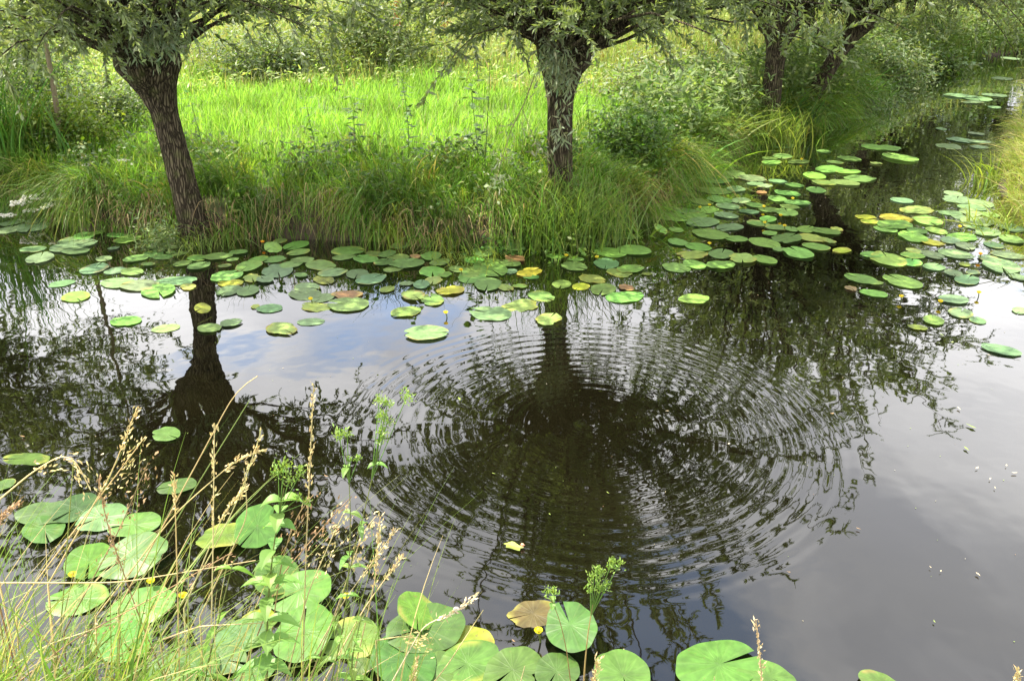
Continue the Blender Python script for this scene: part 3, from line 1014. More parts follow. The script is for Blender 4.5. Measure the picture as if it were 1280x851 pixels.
herb(443, 122, 175, 8.6, 'dark herb with drooping top leaves, in the shade between the left and middle willows')
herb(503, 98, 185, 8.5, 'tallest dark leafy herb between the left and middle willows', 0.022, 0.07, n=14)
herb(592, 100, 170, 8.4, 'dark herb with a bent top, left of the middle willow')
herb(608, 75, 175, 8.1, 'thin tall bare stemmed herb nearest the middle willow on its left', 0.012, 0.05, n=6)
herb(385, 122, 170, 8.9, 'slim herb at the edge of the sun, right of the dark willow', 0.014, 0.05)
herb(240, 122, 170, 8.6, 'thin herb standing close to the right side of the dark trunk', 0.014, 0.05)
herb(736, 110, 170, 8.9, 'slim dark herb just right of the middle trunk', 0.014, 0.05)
herb(497, 4, 60, 13.4, 'tall dock with rust red seeds, left one of two at the top', 0.03, 0.10, (0.12, 0.16, 0.05), 9, (0.30, 0.10, 0.04), 'rusty docks at the back of the meadow', 'dock_plant')
herb(556, 16, 60, 13.8, 'smaller dock with rust red seeds, right one of two at the top', 0.03, 0.10, (0.12, 0.16, 0.05), 9, (0.30, 0.10, 0.04), 'rusty docks at the back of the meadow', 'dock_plant')


def bush(px, py, D, rx, ry, rz, n, col, label, ll=0.07, lw=0.014, z0=None):
    c = at(px, py, D=D)
    g0 = gz(c[0], D) if z0 is None else z0
    base = np.array([c[0], D, g0])
    e = empty('bush', base)
    tag(e, label, 'bush', 'low bushes on the far bank')
    st, lf = Acc(), Acc()
    for k in range(30):
        a = rng.uniform(0, 6.28); u = rng.uniform(0.3, 1)
        end = np.array([math.cos(a) * rx * u, math.sin(a) * ry * u, rz * rng.uniform(0.6, 1.3)])
        q = np.linspace(0, 1, 6)[:, None]
        st.tube(end * q + np.array([0, 0, 0.1]) * q * (1 - q), np.linspace(0.008, 0.002, 6), 4, (0.07, 0.09, 0.03), cap=False)
    st.build('stems', M_WEED, e)
    # leaf clumps
    cs = rng.normal(0, 1, (26, 3)); cs = unit(cs) * rng.uniform(0.3, 1, (26, 1)) * [rx, ry, rz * 0.7]; cs[:, 2] += rz * 0.75
    pick = rng.integers(0, 26, n)
    O = cs[pick] + rng.normal(0, 0.24, (n, 3)) * [rx, ry, rz] * 1.3
    O[:, 2] = np.clip(O[:, 2], 0.03, None)
    lf.leaves(O, rng.normal(0, 1, (n, 3)) * [1, 1, 0.6] + [0, 0, -0.15], rng.normal(0, 0.6, (n, 3)) + [0, 0, 0.9], rng.uniform(0.6, 1.2, n) * ll, lw * rng.uniform(0.7, 1.2, n), vary(col, n, 0.22, 0.1))
    lf.build('leaves', M_WEED, e)
    return e


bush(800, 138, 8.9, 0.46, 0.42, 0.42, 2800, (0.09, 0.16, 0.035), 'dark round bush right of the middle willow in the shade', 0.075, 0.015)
bush(330, 66, 14.8, 1.1, 0.6, 0.55, 6500, (0.12, 0.16, 0.07), 'grey green bush at the back of the meadow, right of the dark willow', 0.1, 0.016)
bush(840, 70, 12.6, 0.9, 0.6, 0.45, 5500, (0.15, 0.18, 0.08), 'pale bush beyond the meadow between the middle and canal mouth willows', 0.1, 0.016)
bush(60, 150, 9.3, 0.55, 0.45, 0.45, 5200, (0.16, 0.22, 0.04), 'yellow green bush on the left bank below the sapling', 0.07, 0.014)
bush(196, 262, 7.15, 0.22, 0.2, 0.36, 2600, (0.13, 0.18, 0.07), 'small grey green willow bush at the left foot of the dark trunk', 0.06, 0.007)
bush(640, 228, 7.0, 0.42, 0.25, 0.30, 3600, (0.06, 0.13, 0.025), 'low dark nettle patch on the bank left of the middle willow foot', 0.07, 0.017)
bush(728, 205, 6.9, 0.30, 0.22, 0.40, 2000, (0.12, 0.19, 0.03), 'airy bright weed on the bank right of the middle willow foot', 0.05, 0.014)
bush(1165, 40, 19.5, 0.8, 0.6, 0.5, 4200, (0.09, 0.14, 0.04), 'dark bush on the left canal bank at the far bend', 0.12, 0.03)
bush(1085, 84, 14.9, 0.7, 0.5, 0.45, 4500, (0.14, 0.20, 0.09), 'grey green willow bush on the canal bank just beyond the slanting willow', 0.11, 0.013)
bush(1112, 62, 17.0, 0.8, 0.5, 0.7, 6000, (0.16, 0.21, 0.10), 'pale willow bush on the canal bank halfway to the far bend', 0.12, 0.016)
bush(1235, 34, 24.3, 1.3, 0.7, 1.0, 4200, (0.07, 0.11, 0.035), 'farthest dark bush where the canal bends out of sight', 0.14, 0.04)
bush(130, 92, 10.5, 0.5, 0.4, 0.4, 3500, (0.14, 0.19, 0.08), 'pale leafy bush behind the dark willow on its left', 0.08, 0.011)
bush(470, 30, 15.5, 1.2, 0.6, 0.9, 6000, (0.13, 0.17, 0.06), 'grey green bush among the rusty docks at the top', 0.1, 0.02)
bush(20, 60, 11.0, 0.9, 0.6, 0.8, 6500, (0.12, 0.17, 0.07), 'leafy bush in the upper left corner behind the sapling', 0.09, 0.012)

# white umbels by the left bank: thing > stem, flower_head
UM = [(11, 270, 12), (3, 277, 10), (25, 252, 20), (44, 245, 24), (68, 254, 22), (92, 256, 22), (60, 237, 10), (72, 234, 12), (92, 236, 7),
      (105, 247, 8), (100, 216, 8), (108, 206, 8), (106, 196, 8), (108, 229, 7), (117, 229, 9), (153, 200, 12), (38, 262, 14), (112, 240, 6)]
ux = sorted(range(len(UM)), key=lambda i: UM[i][0])
for rank, i in enumerate(ux):
    px, py, wpx = UM[i]
    D = at(px, 276)[1] + max(0, (255 - py)) * 0.011 - 0.06
    top = at(px, py, D=D)
    b = np.array([top[0], D, max(gz(top[0], D), 0)])
    e = empty('umbel_flower', b)
    siz = 'wide' if wpx >= 20 else ('small' if wpx < 11 else 'middling')
    tag(e, f'{siz} white umbel flower on the left bank, {ordw(rank)} from the left edge', 'flower', 'white umbels on the left bank')
    H = max(top[2] - b[2], 0.08)
    s = Acc()
    s.tube(np.array([[0, 0, 0], [0.01, 0, H * 0.6], [0, 0, H - 0.03]]), 0.003, 5, (0.12, 0.17, 0.05), cap=False)
    rad = wpx * D * 1.08 / FPX / 2 * 1.3
    fl = Acc()
    for k in range(10):
        a = k * 2.4; r_ = rad * math.sqrt(k / 10)
        c = np.array([math.cos(a) * r_, math.sin(a) * r_, H - 0.15 * r_])
        s.tube(np.array([[0, 0, H - 0.03], c]), 0.0012, 3, (0.12, 0.17, 0.05), cap=False)
        for j in range(7):
            fl.ball(c + rng.normal(0, rad * 0.13, 3) * [1, 1, 0.3], max(rad * 0.11, 0.004), vary((0.75, 0.74, 0.68), 1, 0.06, 0.02)[0], 5, 3)
    s.build('stem', M_WEED, e)
    fl.build('flower_head', M_PETAL, e)


# ------------------------------------------------------------------ lily pads
PC = {'g': ((0.105, 0.185, 0.045), 'green'), 'p': ((0.115, 0.19, 0.080), 'pale green'), 'l': ((0.125, 0.245, 0.045), 'light green'),
      'y': ((0.30, 0.33, 0.03), 'yellow'), 'm': ((0.17, 0.24, 0.055), 'brown blotched'), 'b': ((0.20, 0.125, 0.055), 'browned'),
      'd': ((0.11, 0.15, 0.02), 'olive')}
PADS = """
11 287 28 p;40 283 40 p;15 278 25 p;45 276 24 p;86 300 24 p;105 295 26 l;92 307 44 p;94 313 28 p;41 311 26 p;50 322 34 p;120 291 16 l;147 293 24 l;160 299 30 l
142 310 12 p;130 323 20 p;170 323 28 g;118 335 34 p;144 338 24 p;165 339 26 g;147 353 36 p;175 356 40 p;198 363 42 l;77 354 26 p;95 371 34 l;157 401 32 l;194 308 14 g
206 306 42 g;191 317 26 g;213 315 12 g;224 317 16 g;204 321 22 g;228 329 21 g;185 330 14 g;249 332 26 g;247 322 24 g;272 320 28 g;291 324 14 g;298 315 20 g;281 332 14 g
284 344 38 l;311 332 32 l;323 324 22 l;343 324 24 l;370 307 30 l;373 315 24 g;350 301 18 g;220 351 38 p;235 358 20 m;288 354 26 y;286 363 32 p;310 363 28 p;315 347 24 m
331 349 22 p;347 338 40 p;364 330 26 g;376 343 16 g;337 385 28 p;319 383 12 m;207 410 27 p;262 410 28 g;289 403 24 p;352 410 38 m;378 325 24 g
435 313 36 l;401 331 34 g;416 340 32 p;447 342 30 p;464 348 36 p;457 323 28 g;430 321 24 g;469 317 20 g;484 317 20 g;480 327 24 g;492 336 22 g;508 329 36 g;497 321 24 g
519 320 14 b;539 320 28 g;550 327 24 g;540 339 34 l;556 343 18 l;405 350 26 d;384 358 30 p;381 367 40 p;404 372 26 p;434 368 32 b;435 380 46 g;395 383 34 m;389 402 26 p
508 354 16 p;527 355 22 p;517 369 30 g;540 374 30 g;507 389 33 l;533 416 47 p;542 350 24 m;563 363 31 y;484 361 18 d;501 306 26 g
605 315 30 g;640 308 31 g;670 304 24 m;696 307 26 g;717 306 24 g;730 299 26 l;594 325 26 l;616 326 18 l;638 329 24 g;643 323 26 b;572 336 22 g;591 340 34 l;613 336 44 l
589 346 38 l;639 339 16 p;662 340 30 y;664 346 16 l;610 355 36 g;632 359 20 m;650 357 16 m;613 391 46 p;650 382 42 m;677 370 33 l;686 398 34 m;702 355 25 g;726 358 22 y
694 320 20 l;720 324 18 l;718 333 31 g;762 315 36 l;793 312 38 l;758 329 34 p;774 341 30 m;788 336 30 l;740 348 32 m;754 361 33 g;783 359 20 b;781 371 40 l;809 342 12 d
846 334 34 l;868 330 28 l;867 373 32 l;847 302 24 l;872 308 30 l;866 318 34 m;845 287 18 l;764 286 22 g;786 296 20 l;771 297 20 g;749 304 26 g;888 292 40 g
843 271 40 g;858 264 30 g;869 269 26 l;847 251 24 g;877 252 26 g
978 182 28 g;978 195 26 g;962 198 16 g;964 203 24 l;998 202 22 g;1030 189 18 g;1044 203 17 g;1062 198 26 g;1036 211 32 l;1018 219 29 l;1060 214 26 l;1030 228 26 g;1056 228 30 g
1020 237 26 g;993 231 22 g;984 241 26 g;972 248 24 g;997 253 25 g;987 258 22 g;984 265 28 g;963 262 22 g;972 226 18 p;940 223 30 p;914 218 40 g;872 219 30 g;944 229 20 p
956 232 18 p;896 226 30 g;892 238 36 g;920 236 24 p;952 240 14 b;900 250 30 g;926 251 24 p;910 258 28 p;944 256 22 g;884 262 28 l;908 269 26 p;936 264 20 p;878 277 38 p
912 284 30 p;920 298 26 l;960 274 22 l;948 279 26 g;972 284 24 g;990 286 18 g;962 291 18 l;1008 286 24 l;1032 289 28 l;1046 286 16 m;984 297 36 g;956 303 34 g;1016 297 34 m
1037 301 16 m;998 315 38 l;1020 308 30 l;974 311 16 g;902 317 34 g;928 323 36 m;956 324 27 l;901 331 31 l;1052 313 20 y
1075 223 33 g;1127 250 24 p;1192 242 22 p;1196 249 34 p;1146 262 37 m;1226 254 30 p;1215 259 30 p;1213 265 28 p;1188 266 24 p;1200 271 20 p;1237 268 23 l;1082 271 22 y;1088 277 20 y
1120 273 34 y;1118 281 40 l;1107 286 25 l;1160 276 36 l;1222 276 40 p;1220 283 30 p;1235 290 30 p;1171 288 24 l;1146 288 24 l;1141 296 34 l;1166 303 22 y;1203 296 34 l;1188 300 24 p
1207 307 24 p;1264 284 30 p;1264 299 28 g;1242 306 24 p;1089 318 24 l;1110 323 44 l;1141 319 26 l;1140 327 26 l;1165 318 26 p;1143 313 20 m;1195 317 35 p;1260 319 32 p;1237 323 26 p
1168 333 26 p;1192 341 22 p;1206 330 14 d;1252 332 46 p;1209 349 30 p;1216 340 16 p;1076 348 34 l;1094 353 16 l;1128 351 43 l;1092 366 26 l;1064 360 16 b;1192 374 32 p;1201 391 30 p
1272 346 20 p;1275 388 18 p;1167 400 26 l;1251 437 34 p;1147 409 18 d;1222 400 20 p
1209 79 30 p;1264 73 24 p;1158 92 30 g;1253 98 26 p;1200 120 30 p;1222 123 36 p;1243 119 26 p;1215 128 22 p;1243 134 16 p;1177 161 14 p;1220 167 16 p;1205 175 36 p;1224 177 22 p
1186 183 30 p;1224 184 20 p;1102 184 40 l;1125 197 38 l;1095 204 14 m;1072 147 24 g
"""
ZONES = [  # name, test on the photograph position
    ('in the far canal before the bend', lambda x, y: y < 110),
    ('on the far canal, right side', lambda x, y: y < 150 and x > 1100),
    ('in the narrow of the canal', lambda x, y: y < 192 and x > 1085),
    ('below the slanting willow', lambda x, y: y < 208 and x > 1010),
    ('off the canal mouth tussocks', lambda x, y: y < 208),
    ('in front of the two willows', lambda x, y: y < 234 and x > 985),
    ('beside the bright broad clump', lambda x, y: y < 246 and x < 985),
    ('amid the canal mouth', lambda x, y: y < 270 and x > 930 and x < 1100),
    ('beside the bend of the bank', lambda x, y: y < 295 and x < 935 and x > 830),
    ('close to the right bank grass', lambda x, y: y < 275 and x > 1100),
    ('in the patch left of mid canal', lambda x, y: y < 320 and 935 <= x < 1060),
    ('in the upper right patch', lambda x, y: y < 310 and 1060 <= x < 1185),
    ('beneath the right bank grass', lambda x, y: y < 310 and x >= 1185),
    ('in the lower right patch', lambda x, y: 1060 <= x < 1180 and y >= 310),
    ('along the lower right edge', lambda x, y: x >= 1180),
    ('in sunlight below the bank bend', lambda x, y: 835 <= x < 1060),
    ('under the iris right of the middle willow', lambda x, y: x >= 735 and y < 345),
    ('in the last row below the iris', lambda x, y: x >= 735),
    ('right at the middle willow foot', lambda x, y: x >= 655 and y < 348),
    ('around the middle trunk reflection', lambda x, y: x >= 655),
    ('under the pale hanging tussock', lambda x, y: x >= 565 and y < 349),
    ('in front of the pale tussock', lambda x, y: x >= 565),
    ('under the grass halfway between the willows', lambda x, y: x >= 455 and y < 346),
    ('in open water between the willows', lambda x, y: x >= 455),
    ('under grass right of dark willow', lambda x, y: x >= 300 and y < 346),
    ('out in front of the long grass', lambda x, y: x >= 300),
    ('around the dark trunk reflection', lambda x, y: x >= 236),
    ('near the bank below the dark trunk', lambda x, y: x >= 155 and y < 334),
    ('left of the dark trunk reflection', lambda x, y: x >= 155),
    ('against the umbels in the left inlet', lambda x, y: x < 60 and y < 300),
    ('in the left inlet off the bank', lambda x, y: True),
]


def pad_mesh(rx, col, code, seg=34, wav=0.012, tilt=(0, 0), bite=0.0, rg=None, cup=0.0):
    """heart-shaped floating leaf with a deep narrow sinus; local x points to the tip"""
    rg = rg or rng
    nt = rg.uniform(0.025, 0.11)
    th = np.linspace(-math.pi + nt, math.pi - nt, seg)
    ph = rg.uniform(0, 6.28, 5)
    r = 1 + 0.05 * np.cos(th) + 0.025 * np.sin(2 * th + ph[0]) + 0.018 * np.sin(5 * th + ph[1]) + 0.012 * np.sin(9 * th + ph[2])
    if code in 'mb':
        r = r * (1 - 0.14 * np.clip(np.sin(3 * th + ph[3]), 0, 1) ** 3 - 0.05 * rg.uniform(0, 1, seg))
    if rg.uniform() < 0.35:
        c_ = rg.uniform(-2, 2)
        r = r * (1 - rg.uniform(0.1, 0.3) * np.exp(-((th - c_) / 0.12) ** 2))
    back = np.abs(th) / math.pi
    r = r * (1 + 0.12 * np.clip(back - 0.7, 0, 1) / 0.3)
    ax = rg.uniform(1.15, 1.35)
    rings = [0.0, 0.33, 0.66, 0.9, 1.0]
    V, C = [], []
    apex = np.array([-0.12, 0.0])
    for k, s in enumerate(rings):
        x = apex[0] + (np.cos(th) * r * ax - apex[0]) * s
        y = np.sin(th) * r * s
        z = wav * s * s * (np.sin(3 * th + ph[4]) + 0.6 * np.sin(7 * th + ph[1])) + cup * s * s
        if s == 1.0:
            z = z - 0.012
        V.append(np.column_stack([x, y, z]))
        c = np.tile(col, (seg, 1)) * (1 + 0.08 * rg.normal(0, 1, (seg, 1)))
        edge = np.clip((s - 0.6) / 0.4, 0, 1)
        if code in 'mby' or rg.uniform() < 0.12:
            bl = np.clip(np.sin(2 * th + ph[0]) + 0.6 * np.sin(5 * th + ph[2]) + 0.3, 0, 1)[:, None] * edge
            bc = np.array([0.30, 0.29, 0.05]) if rg.uniform() < 0.6 or code == 'm' and k < 4 else np.array([0.26, 0.15, 0.06])
            bl = bl * (0.55 if seg >= 60 else 0.8)
            c = c * (1 - bl) + bc * bl
        C.append(c)
    V = np.concatenate(V); C = np.concatenate(C)
    V[:, 0] -= 0.0
    V *= rx
    F = []
    for k in range(len(rings) - 1):
        i = np.arange(seg - 1)
        F.append(np.stack([k * seg + i, (k + 1) * seg + i, (k + 1) * seg + i + 1, k * seg + i + 1], axis=1))
    return V, np.concatenate(F), C


def put_pad(px, py, wpx, code, label, z=None, rot=None, tilt=(0, 0), group='floating lily pads', seg=34, cup=0.0, wav=0.012):
    zz = z if z is not None else rng.uniform(0.004, 0.014)
    p = at(px, py, zz)
    slant = np.linalg.norm(p - [0, 0, EYE])
    depth = p[1] * CP + (EYE - p[2]) * SP
    rx = wpx * depth / FPX / 2 * 0.95
    base, _ = PC[code]
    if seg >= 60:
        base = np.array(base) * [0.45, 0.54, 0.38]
    V, F, C = pad_mesh(rx, vary(base, 1, 0.14, 0.09)[0], code, seg, wav, cup=cup)
    o = mesh_np('lily_pad', V, F, M_PAD, loc=p, col=C)
    o.rotation_euler = (R(rng.normal(0, 0.6)) + R(tilt[0]), R(rng.normal(0, 0.6)) + R(tilt[1]), rot if rot is not None else rng.uniform(0, 2 * math.pi))
    return tag(o, label, 'lily pad', group)


pads = []
for part in PADS.replace('\n', ';').split(';'):
    s = part.split()
    if len(s) == 4:
        pads.append((float(s[0]), float(s[1]), float(s[2]), s[3]))


def sizeword(px, py, wpx):
    p = at(px, py)
    d = wpx * (p[1] * CP + EYE * SP) / FPX
    return 'small' if d < 0.19 else ('broad' if d > 0.33 else '')


buckets = {}
for (x, y, wp, c) in pads:
    z = next(i for i, (nm, f) in enumerate(ZONES) if f(x, y))
    buckets.setdefault((z, c, sizeword(x, y, wp)), []).append((x, y, wp, c))
for (z, c, sz), lst in buckets.items():
    lst.sort()
    for i, (x, y, wp, cc) in enumerate(lst):
        nm = (sz + ' ' if sz else '') + PC[cc][1]
        lab = f'{nm} lily pad {ZONES[z][0]}'
        if len(lst) > 1:
            if len(lst) == 2:
                lab += (', left one of two' if i == 0 else ', right one of two')
            else:
                lab += f', {ordw(i)} such from left'
        put_pad(x, y, wp, cc, lab, seg=34 if y > 240 else 24, wav=rng.choice([0.010, 0.015, 0.03]), cup=rng.choice([0, 0, 0.02, 0.05]))

# foreground pads: larger in the picture, each described by hand
FG = [
    (208, 542, 33, 'g', 'solitary green pad with a yellow nibbled end, upper left of the foreground', 2.6, (0, 0), 0.01),
    (221, 607, 36, 'g', 'green pad behind the grass stalks, below the solitary one', 0.3, (0, 0), 0.01),
    (33, 573, 40, 'g', 'narrow tilted green pad near the left edge, above the big pad cluster', 0.4, (-4, 14), 0.03),
    (3, 606, 26, 'g', 'green pad cut by the left edge of the photo', 1.0, (0, 0), 0.01),
    (55, 661, 50, 'g', 'front round pad of the pale cluster at the left edge', 2.2, (4, 0), 0.02),
    (62, 640, 62, 'p', 'rear wide pad of the pale cluster at the left edge', 3.0, (5, 0), 0.012),
    (96, 634, 52, 'p', 'right upper pad of the pale cluster at the left', 1.2, (6, 5), 0.014),
    (127, 646, 52, 'p', 'pad partly hidden by brown seed heads, right of the pale cluster', 0.6, (5, -4), 0.02),
    (168, 655, 50, 'g', 'dark edged green pad right of the brown seed heads', 0.2, (4, 0), 0.014),
    (112, 700, 60, 'l', 'light pad behind the drooping seed heads, left of the bright ribbed one', 1.9, (5, 3), 0.02),
    (166, 694, 72, 'l', 'large bright pad with raised right lobe among the left stalks', 0.7, (10, -8), 0.035),
    (96, 748, 58, 'l', 'bright pad crossed by many green blades in the lower left', 0.1, (4, 0), 0.012),
    (176, 757, 66, 'l', 'smooth light green pad with a pale rib, lower left', 0.35, (4, -4), 0.02),
    (152, 800, 68, 'l', 'light pad with a heart notch, under the smooth ribbed pad', 2.4, (0, 0), 0.012),
    (212, 840, 56, 'p', 'pale pad cut by the bottom edge, lower left', 1.4, (0, 0), 0.015),
    (281, 668, 60, 'm', 'green pad with browned right half, under the tall leafy herb', 3.4, (5, 3), 0.03),
    (322, 657, 56, 'l', 'folded bright pad standing up behind the leafy herb', 1.2, (28, -8), 0.08),
    (345, 718, 56, 'l', 'bright pad with a red scratch, rear of the centre left stack', 1.5, (14, 0), 0.08),
    (375, 738, 62, 'l', 'middle pad of the centre left stack, round and light', 0.6, (12, -5), 0.06),
    (380, 788, 80, 'l', 'largest front pad of the centre left stack with a bottom notch', -1.4, (8, 0), 0.045),
    (437, 797, 74, 'm', 'oval green pad turning yellow at its right tip, near the bottom', 0.1, (2, 0), 0.02),
    (302, 794, 60, 'p', 'pale pad eaten full of holes, lower left of the centre stack', 0.9, (3, 0), 0.014),
    (247, 832, 56, 'g', 'green pad at the bottom, left of the leafy herb stem', 1.9, (0, 0), 0.03),
    (281, 824, 50, 'p', 'pale pad overlapped by a broad grass blade at the bottom', 2.9, (0, 0), 0.02),
    (321, 838, 44, 'g', 'dull green pad under the herb at the bottom edge', 4.0, (0, 0), 0.01),
    (451, 832, 26, 'g', 'tiny round pad at the bottom, right of the yellow tipped one', 0.4, (8, 0), 0.03),
    (322, 772, 34, 'y', 'sunken yellow brown pad behind the leafy herb', 0.4, (0, 0), 0.003),
    (521, 762, 54, 'l', 'upright yellow green pad at the top of the bottom centre stack', 1.7, (24, 0), 0.07),
    (532, 784, 78, 'g', 'wide green pad directly under the upright one in the bottom centre', 0.4, (8, 0), 0.04),
    (577, 803, 62, 'y', 'yellow mottled pad half under the others, bottom centre', 0.1, (0, 0), 0.006),
    (505, 824, 84, 'g', 'large dusty green pad at the left of the bottom row', 2.1, (5, 4), 0.03),
    (540, 838, 60, 'g', 'green pad in the bottom row, right of the large dusty one', 0.6, (2, 0), 0.02),
    (585, 828, 70, 'g', 'green pad with a small brown hole in the bottom row', 0.7, (3, 0), 0.02),
    (641, 836, 66, 'g', 'notched green pad in the bottom row, left of the thin stem', 0.8, (3, 0), 0.02),
    (713, 781, 68, 'g', 'lone round green pad standing above the bottom row, notch down', -1.35, (14, 0), 0.06),
    (696, 838, 56, 'g', 'green pad behind the herb stem in the bottom row', 1.1, (3, 0), 0.02),
    (778, 842, 74, 'g', 'split green pad in the bottom row, right of the herb stem', 1.7, (3, 0), 0.02),
    (898, 830, 90, 'g', 'largest pad of the bottom row at the right, smooth oval', 3.5, (3, 0), 0.02),
    (960, 846, 62, 'g', 'rightmost whole pad of the bottom row behind the straw ear', 2.6, (3, 0), 0.02),
    (1100, 852, 40, 'g', 'pad just showing at the bottom edge, far right', 2.6, (3, 0), 0.02),
    (667, 766, 52, 'b', 'rotting brown pad floating left of the lone round pad', 0.3, (0, 0), 0.004),
]
for (x, y, wp, c, lab, rot, tilt, z) in FG:
    put_pad(x, y, wp, c, lab, z=z, rot=rot, tilt=tilt, seg=64, wav=0.032, group='near lily pads at the foot of the picture')
# small raised leaves standing out of the water in the far patches
for (x, y, wp, c, lab, tl) in ((341, 309, 22, 'l', 'upright light green young leaf beside the orange bud, right of the dark willow', (30, 0)),
                               (253, 385, 20, 'd', 'olive leaf tilted out of the water on the dark trunk reflection', (24, 0)),
                               (728, 315, 14, 'l', 'small rolled leaf standing up below the middle willow', (40, 10)),
                               (826, 286, 20, 'l', 'leaf standing half out of the water at the right end of the sedge', (30, 0)),
                               (8, 262, 48, 'g', 'big dark green leaf raised over the pads at the left edge', (30, -10))):
    put_pad(x, y, wp, c, lab, z=0.05, rot=1.2, tilt=tl, seg=40, wav=0.03, group='lily leaves standing out of the water')

# ------------------------------------------------------------------ yellow water lily flowers: flower > petals, stalk
FL = [(328, 301, 'o', 'orange water lily bud beside the upright leaf, right of the dark willow'),
      (388, 372, 'y', 'yellow water lily flower on the pads right of the dark reflection'),
      (576, 336, 'y', 'yellow flower under the pale hanging tussock'),
      (708, 318, 'y', 'small yellow flower right at the middle willow foot'),
      (746, 320, 'y', 'larger yellow flower right of the middle willow foot'),
      (557, 389, 'y', 'lone yellow bud in open water above the broad pale pad'),
      (834, 254, 'o', 'orange yellow flower over the pads at the bend of the bank'),
      (887, 255, 'y', 'yellow flower on a dark stalk left of the canal mouth'),
      (887, 303, 'y', 'large yellow flower between the sunny pads right of the middle willow'),
      (875, 258, 'y', 'small yellow bud left of the stalked one at the bank bend'),
      (1002, 198, 'y', 'small yellow flower below the canal mouth tussock'),
      (955, 257, 'y', 'yellow bud in the middle of the canal mouth pads'),
      (976, 268, 'y', 'yellow flower over dark water, middle of three at the canal mouth'),
      (956, 277, 'y', 'yellow flower on the crowded pads, lowest left of three at the canal mouth'),
      (981, 281, 'y', 'yellow flower right beside the pads, lowest right of three at the canal mouth'),
      (991, 247, 'y', 'yellow flower above the three at the canal mouth'),
      (1200, 282, 'y', 'bright yellow flower in the upper part of the right patch'),
      (1226, 316, 'o', 'orange yellow flower at the lower right of the right patch'),
      (1176, 375, 'y', 'yellow flower on a bent dark stalk at the edge of the sky reflection'),
      (1224, 364, 'y', 'yellow flower with a dark stalk, rightmost over the sky reflection'),
      (1127, 369, 'y', 'small yellow flower low in the dark reflection, left of the stalked ones'),
      (228, 742, 'n', 'yellow flower crossed by a straw stalk in the lower left'),
      (432, 743, 'n', 'yellow green flower bud among stalks, lower centre left'),
      (90, 716, 'n', 'yellow flower hidden by grass in the lower left corner'),
      (188, 724, 'n', 'torn yellow flower left of the straw stalk, lower left'),
      (673, 786, 'n', 'yellow green flower on an upright stalk, left of the lone round pad')]
for (px, py, k, lab) in FL:
    zf = {'o': 0.06, 'y': 0.05, 'n': 0.07}[k]
    p = at(px, py, zf)
    e = empty('water_lily_flower', (p[0], p[1], 0))
    tag(e, lab, 'flower', 'yellow water lily flowers')
    r0 = 0.017 if k != 'n' else 0.016
    col = (0.72, 0.60, 0.03) if k != 'o' else (0.85, 0.36, 0.02)
    if k == 'n': col = (0.62, 0.62, 0.03)
    fa = Acc()
    for j in range(5):       # five cupped sepals
        a = j * 2 * math.pi / 5 + px
        V, F = [], []
        for u in range(5):
            t = u / 4 * 1.45
            for v in range(4):
                b = (v / 3 - 0.5) * 1.25 * math.sin(0.5 + t)
                V.append([r0 * math.sin(t) * math.cos(a + b) * 1.05, r0 * math.sin(t) * math.sin(a + b) * 1.05, zf - r0 * math.cos(t)])
        for u in range(4):
            for v in range(3):
                i = u * 4 + v
                F.append((i, i + 1, i + 5, i + 4))
        fa.add(np.array(V), np.array(F), vary(col, 1, 0.08, 0.05)[0])
    fa.ball([0, 0, zf - 0.2 * r0], [r0 * 0.55, r0 * 0.55, r0 * 0.6], (0.55, 0.42, 0.03), 8, 5)
    fa.build('petals', M_PETAL, e)
    s = Acc()
    s.tube(np.array([[0.02, 0.01, -0.10], [0.006, 0.004, zf * 0.4], [0, 0, zf - r0 * 0.9]]), 0.004, 6, (0.09, 0.12, 0.03))
    s.build('stalk', M_WEED, e)

